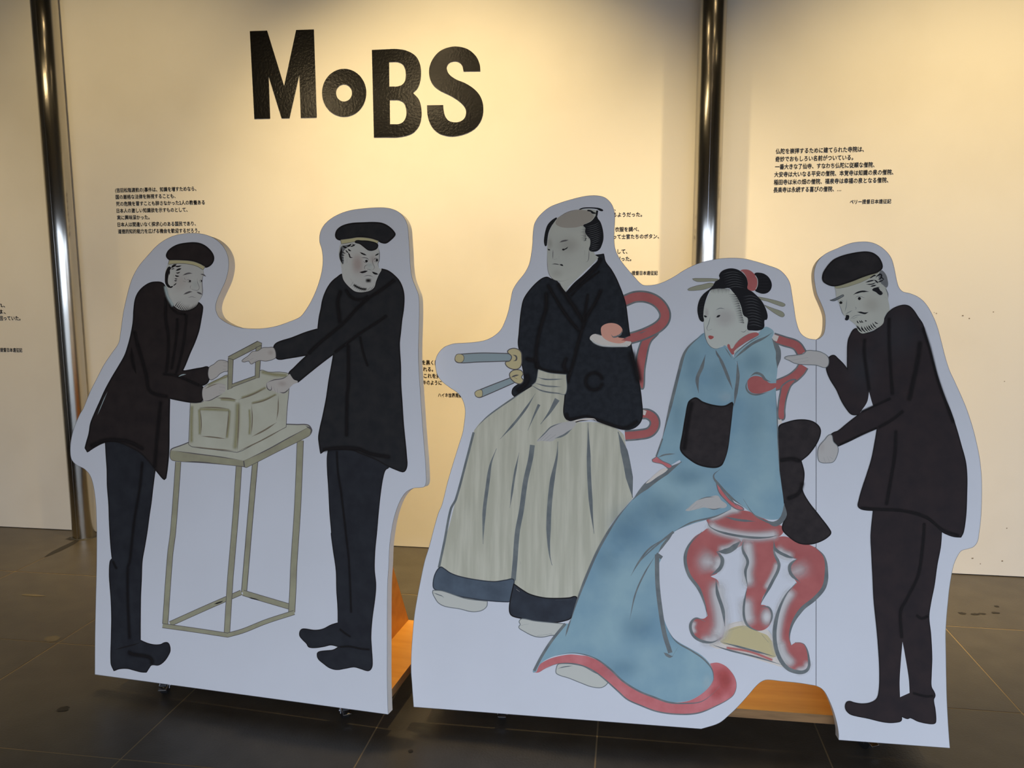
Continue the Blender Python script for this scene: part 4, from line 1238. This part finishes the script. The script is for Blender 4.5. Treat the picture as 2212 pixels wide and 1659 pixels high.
A.fill('GH 885,1470 950,1390 1080,1270 1200,1205 1320,1190 1358,1222 1290,1270 1150,1350 1000,1450 925,1520 930,1560 895,1570 850,1510 810,1430 822,1388 850,1400', M['red'])
for s, w in (('930,1400 1050,1290 1200,1200', 8), ('890,1480 990,1450 1150,1345 1300,1265', 8), ('605,1500 650,1590 700,1659', 30), ('760,1440 830,1540 890,1640', 14), ('400,980 410,1100 422,1225 455,1345 510,1425 580,1465 660,1465 745,1425', 10),
             ('1040,1170 1100,1180 1145,1135', 9), ('1150,1160 1180,1200', 9), ('1072,1030 1080,1055', 12), ('515,900 490,1020 458,1110 472,1150 510,1150', 9), ('610,802 680,770 765,780', 12), ('415,765 470,795', 10)):
    A.line('GH ' + s, M['slate'], w, 'b')
for s, w in (('620,925 655,908 690,888', 34), ('405,895 430,912 460,915', 32), ('500,1145 545,1130', 18)):
    A.line('GH ' + s, M['hair'], w, 'b')
A.fill('GH 482,1248 515,1240 540,1245 577,1265 550,1298 515,1306 488,1282', M['lip'])
A.build('face', woman)
A = Art(PR)
A.fill('GH 205,258* 260,250 650,262 640,295 560,302 300,310 230,285', M['pin'], (M['line'], 5))
A.build('hairpin', woman)
A = Art(PR)
A.fill('GH 122,447 180,410 350,365 580,348 450,432 250,462 140,462', M['pin'], (M['line'], 5))
A.build('hairpin', woman)
A = Art(PR)
A.fill('GH 1330,568* 1500,600 1700,650 1800,690 1812,720 1770,740 1680,715 1500,650 1390,620', M['pin'], (M['line'], 5))
A.build('hairpin', woman)
A = Art(PR)
A.fill('GH 1450,712* 1600,770 1760,830 1800,880 1785,915 1740,918 1620,850 1490,755', M['pin'], (M['line'], 5))
A.build('hairpin', woman)
A = Art(PR)
A.fill('GH 1280,170 1380,155 1470,185 1540,250 1580,350 1565,440 1510,500 1430,520 1350,500 1290,460 1330,350 1320,240', M['hair'])
A.fill('GH 1040,118 1130,98 1210,120 1280,180 1325,250 1335,350 1305,445 1230,468 1160,430 1165,330 1140,230 1090,150', M['red'])
A.line('GH 1290,195 1330,270 1332,370 1300,450', M['s_pale'], 22, 'n', True, .7)
A.line('GH 1050,115 1110,180 1150,270', M['s_pale'], 16, 'n', True, .5)
A.fill('GH 400,1000 340,980 300,870 295,750 330,620 400,520 500,440 560,380 600,310 680,255 665,210 700,140 780,95 880,78 990,100 1080,160 1140,240 1165,340 1160,430 1240,480 1330,560 1410,650 1460,740 1500,850 1508,920 1490,970 '
       '1455,975 1450,1090 1420,1130 1350,1155 1250,1155 1160,1135 1165,950 1090,890 1050,740 980,580 900,480 840,420 750,430 640,430 530,450 490,500 440,620 405,760 395,900', M['hair'])
for i in range(15):
    x = 530 + i * 22
    A.line('GH %d,430 %d,%d %d,%d' % (x, x - 2 + i // 4, 470, x + 5 - i, 500 + (i * 7) % 22), M['hair'], 10, 'e')
for i in range(17):
    t = i / 16
    x, y = 960 + 130 * t ** .8, 530 + 480 * t
    A.line('GH %.0f,%.0f %.0f,%.0f %.0f,%.0f' % (x + 10, y + 10, x - 60, y + 2, x - 130 + 40 * t, y - 4), M['hair'], 15, 'e')
for i in range(11):
    y = 560 + i * 50
    A.line('GH %d,%d %d,%d %d,%d' % (1080 + 9 * i, y + 10, 1230 + 5 * i, y - 6, 1360 + 7 * i, y + 40), M['haird'], 8, 'b')
for i in range(7):
    y = 140 + i * 42
    A.line('GH %d,%d %d,%d %d,%d' % (720 + 12 * i, y + 40, 900 + 8 * i, y, 1060 + 9 * i, y + 30), M['haird'], 7, 'b')
for i in range(9):
    y = 560 + i * 46
    A.line('GH %d,%d %d,%d' % (330 - 8 * (i > 3), y + 10, 420 - 4 * i, y - 6), M['haird'], 7, 'b')
for i in range(5):
    A.line('GH %d,%d %d,%d' % (1360, 250 + i * 48, 1520, 235 + i * 55), M['haird'], 8, 'b')
A.build('hair', woman)
A = Art(PR)
A.fill('GA 1378,1170 1385,1120 1430,1090 1490,1095 1530,1120 1570,1150 1640,1160 1600,1200 1540,1225 1480,1240 1420,1235 1390,1210', M['red'])
A.line('GA 1400,1092 1450,1064 1500,1080 1530,1118 1580,1140', M['slate'], 22)
A.line('GA 1382,1120 1365,1180 1390,1230 1450,1250 1560,1228', M['slate'], 15)
A.build('chair_arm', chair2)

# --- the stooping man
A = Art(PR)
A.fill('OB 945,885* 925,1100 930,1250 940,1450 OC 950,299 965,450 980,600 995,800 1000,950 995,1080 975,1155 920,1190 850,1200 780,1190 740,1178 712,1190 705,1240 740,1285 800,1305 900,1325 1000,1350 1080,1362 1150,1358 1185,1345 '
       '1190,1310* 1240,1328 1265,1320 1330,1350 1420,1370 1475,1368 1485,1340 1478,1250 1465,1165 1478,1130 1470,1100 1445,1050 1445,950 1450,800 1440,600 1425,450 1440,330 1470,180 1495,0 OB 1525,1200 1535,1060* 1300,880*', M['brown'], (M['black'], 8))
for s, w in (('OB 1385,990 1370,1200 1330,1450 1230,1659 OC 1180,400 1190,640', 34), ('OC 1310,430 1360,462 1425,440', 30), ('OC 1070,485 1150,465', 24), ('OC 990,1130 1170,1132', 22), ('OC 1280,1105 1400,1135 1470,1130', 26), ('OC 1180,1150 1192,1340', 24)):
    A.line(s, M['s_black'], w, 'n', True, .9)
A.fill('OC 1197,665* 1215,760 1250,980 1258,1105* 1175,1142* 1172,1000 1185,800', M['board'])
A.line('OC 1000,825 1012,1050', M['s_grey'], 20, 'b', True, .45)
A.line('OC 1405,440 1425,430', M['s_white'], 16, 'n', True, .7)
trs = A
A = Art(PR)
A.fill('OA 1080,655 1130,620 1200,598 1250,605 1290,640 1330,700 1370,760 1395,840 1430,960 1470,1110 1510,1250 1560,1390 1610,1510 OB 1660,179 1700,320 1740,470 1752,600 1750,760 1745,900 1735,1000 1720,1080 1700,1120* 1640,1115 '
       '1580,1095 1535,1070 1450,990 1360,945 1200,903 1050,893 945,890 850,880 815,855 820,810 850,700 890,580 930,450 960,300 980,180* 860,230 740,290 640,335* 600,290 575,250 600,220 640,205 720,140 820,62* '
       'OA 760,1540 720,1500 670,1420 630,1330 570,1230 540,1140 555,1060 600,1030 640,1060 690,1110 722,1155* 722,1050 725,930 740,870 790,800 830,835 880,840 950,820 1000,780 1040,720 1060,680', M['brown'], (M['black'], 10))
for x, y, rx, ry in ((1150, 850, 330, 330), (850, 1150, 220, 300)):
    A.blob('OA', x, y, rx, ry, M['s_slate'], .35)
A.fill('OA 908,1345* 925,1410 942,1466* 830,1524* 890,1435', M['board'])
for s, w in (('OA 870,880 865,1000 890,1200 910,1340', 36), ('OA 1080,700 1080,900 1090,1100 1110,1380', 36), ('OA 1350,900 1330,1050 1290,1250 1250,1430', 48), ('OA 1370,780 1430,960 1500,1230 1640,1620', 36), ('OA 830,1522 950,1467 1100,1400', 26),
             ('OB 980,180 1100,110 1210,25', 34), ('OB 1140,190 1130,400 1090,650 1055,850', 36), ('OB 830,868 1000,878 1200,890 1400,945 1540,1055 1690,1110', 30), ('OA 735,1140 735,1290', 28), ('OB 650,325 800,255 980,175', 24)):
    A.line(s, M['s_black'], w, 'n', True, .9)
man3 = A.build('printed_person', right, True, 'printed goateed man in a long brown-black coat and cap, stooping to the left')
trs.build('trousers', man3)
A = Art(PR)
A.fill('O2 400,215 420,330 430,450 440,520 490,600 520,700 560,800 600,920 660,1000 760,1080 850,1150 950,1240 1000,1370 1080,1440 1160,1445 1300,1400 1500,1310 1650,1190 1690,1020 1740,920 1815,850 1810,720 1780,560 1790,480 1770,380 '
       '1740,250 1780,200 1770,90 1740,-60 1600,-190 1400,-60 800,180', M['face2'])
A.blob('O2', 1340, 700, 340, 300, M['s_brown'], .3)
A.fill('O1 1720,650 1800,700 1860,800 1895,930 1900,1040 1860,1100 1780,1040 1700,960 1650,800', M['s_grey'])
for s, w in (('1310,965 1450,925 1560,900', 34), ('1330,1015 1480,1010 1600,960', 26), ('1440,1070 1570,1040 1600,1030', 36), ('1430,860 1520,790 1600,790', 46), ('1580,850 1640,780 1720,760 1710,850 1630,900', 42), ('1610,965 1720,930 1800,880', 28),
             ('1740,960 1860,960', 22), ('1700,1010 1850,1005', 24), ('1480,1150 1600,1110 1690,1085', 34), ('1540,900 1600,940 1640,990', 36), ('1700,800 1760,860 1800,890', 30), ('1600,1180 1690,1200 1760,1230', 46), ('1650,1275 1720,1275 1770,1230', 34)):
    A.line('O1 ' + s, M['hair'], w, 'b')
A.fill('O1 1490,1150 1640,1100 1700,1180 1740,1250 1660,1275 1590,1220', M['hair'])
A.fill('O2 270,590* 400,540 520,480 620,440 635,470 560,520 450,580 370,606', M['slate'], (M['hair'], 10))
for s, w in (('875,445 950,402 1100,358 1285,360', 44), ('975,890 1080,905 1180,925 1275,893', 46)):
    A.line('O2 ' + s, M['hair'], w, 'b')
A.fill('O2 690,965* 765,980 772,1030 735,1105 665,1095 682,1020', M['hair'])
A.dot('O2', 1036, 542, 40, 40, M['black'])
A.dot('O2', 555, 648, 40, 36, M['black'])
for s, w in (('915,535 980,485 1060,490 1195,532', 11), ('980,585 1040,585', 8), ('520,600 590,590 620,630', 10), ('470,620 520,640', 18), ('710,555 692,750 655,895', 13), ('670,948 760,900 855,850', 18), ('915,750 952,790 930,835', 11),
             ('785,1082 900,1000 1000,972 1130,970', 11), ('820,1062 940,1040 1000,1000', 8), ('1700,260 1770,400 1782,525', 22), ('1690,490 1770,560', 14), ('425,280 428,450', 9), ('520,700 560,800 600,920 660,1000', 9)):
    A.line('O2 ' + s, M['slate'], w, 'b')
for x0, y0, x1, y1 in ((975, 1110, 1025, 1185), (1035, 1105, 1100, 1165), (1085, 1100, 1140, 1165), (1180, 1100, 1230, 1125), (960, 1225, 1060, 1360), (1000, 1250, 1080, 1400), (1090, 1250, 1130, 1380), (1090, 1270, 1210, 1430), (1150, 1255, 1270, 1405),
                       (1210, 1245, 1330, 1390), (1260, 1225, 1380, 1370), (1320, 1195, 1430, 1340), (1370, 1165, 1490, 1310), (1430, 1140, 1525, 1195), (1180, 1290, 1250, 1380), (1300, 1260, 1350, 1340), (1030, 1290, 1120, 1420)):
    A.line('O2 %d,%d %d,%d %d,%d' % (x0, y0, (x0 + x1) / 2 - 12, (y0 + y1) / 2 + 10, x1, y1), M['hair'], 27, 'b')
A.build('face', man3)
A = Art(PR)
A.fill('O1 520,1045 540,1112 600,1120 800,1090 1000,1030 1200,960 1400,860 1500,790 1640,690 1400,755 1200,825 900,940 650,1020', M['bandr'], (M['line'], 6))
A.build('cap_band', man3)
A = Art(PR)
A.fill('O1 205,830 230,720 300,600 400,470 520,370 700,290 880,240 1050,205 1250,180 1400,185 1520,220 1640,310 1710,420 1745,540 1720,620 1600,700 1400,760 1200,830 1000,910 800,980 620,1035 480,1050 360,1020 240,950 210,890', M['char'], (M['black'], 40))
A.build('cap', man3)
A = Art(PR)
A.fill('OA 557,1052 500,1005 430,990 370,990 345,1015 260,1030 180,1050 220,1075 270,1100 340,1110 450,1115 540,1132', M['fleshr'], (M['slate'], 6))
for s in ('185,1052 335,1025', '220,1076 385,1048', '260,1098 385,1075'):
    A.line('OA ' + s, M['slate'], 8)
A.build('hand', man3)
A = Art(PR)
A.fill('OB 577,235 520,285 475,340 465,380 470,450 490,475 550,480 600,470 630,420 642,370 635,335 600,295', M['fleshr'], (M['slate'], 6))
A.blob('OB', 500, 340, 40, 70, M['s_cheek'], .15)
for s in ('515,430 532,477', '548,425 568,477', '565,425 598,448'):
    A.line('OB ' + s, M['slate'], 8)
A.build('hand', man3)

rx0, rx1 = -PR.width / 2 + .03, PR.width / 2 - .03
cr = [(to_local(PR, floor_pt(1087, 1546)), -1.5), (to_local(PR, floor_pt(1860, 1608)), -1.1), ((rx0 + .06, .44), 1.1), ((rx1 - .06, .44), 2.0)]
stand_base(right, PR, rx0, rx1, (rx0 + .20, rx1 - .20), [(max(rx0 + .04, min(rx1 - .05, c[0][0])), max(.066, min(.44, c[0][1])), c[1]) for c in cr])
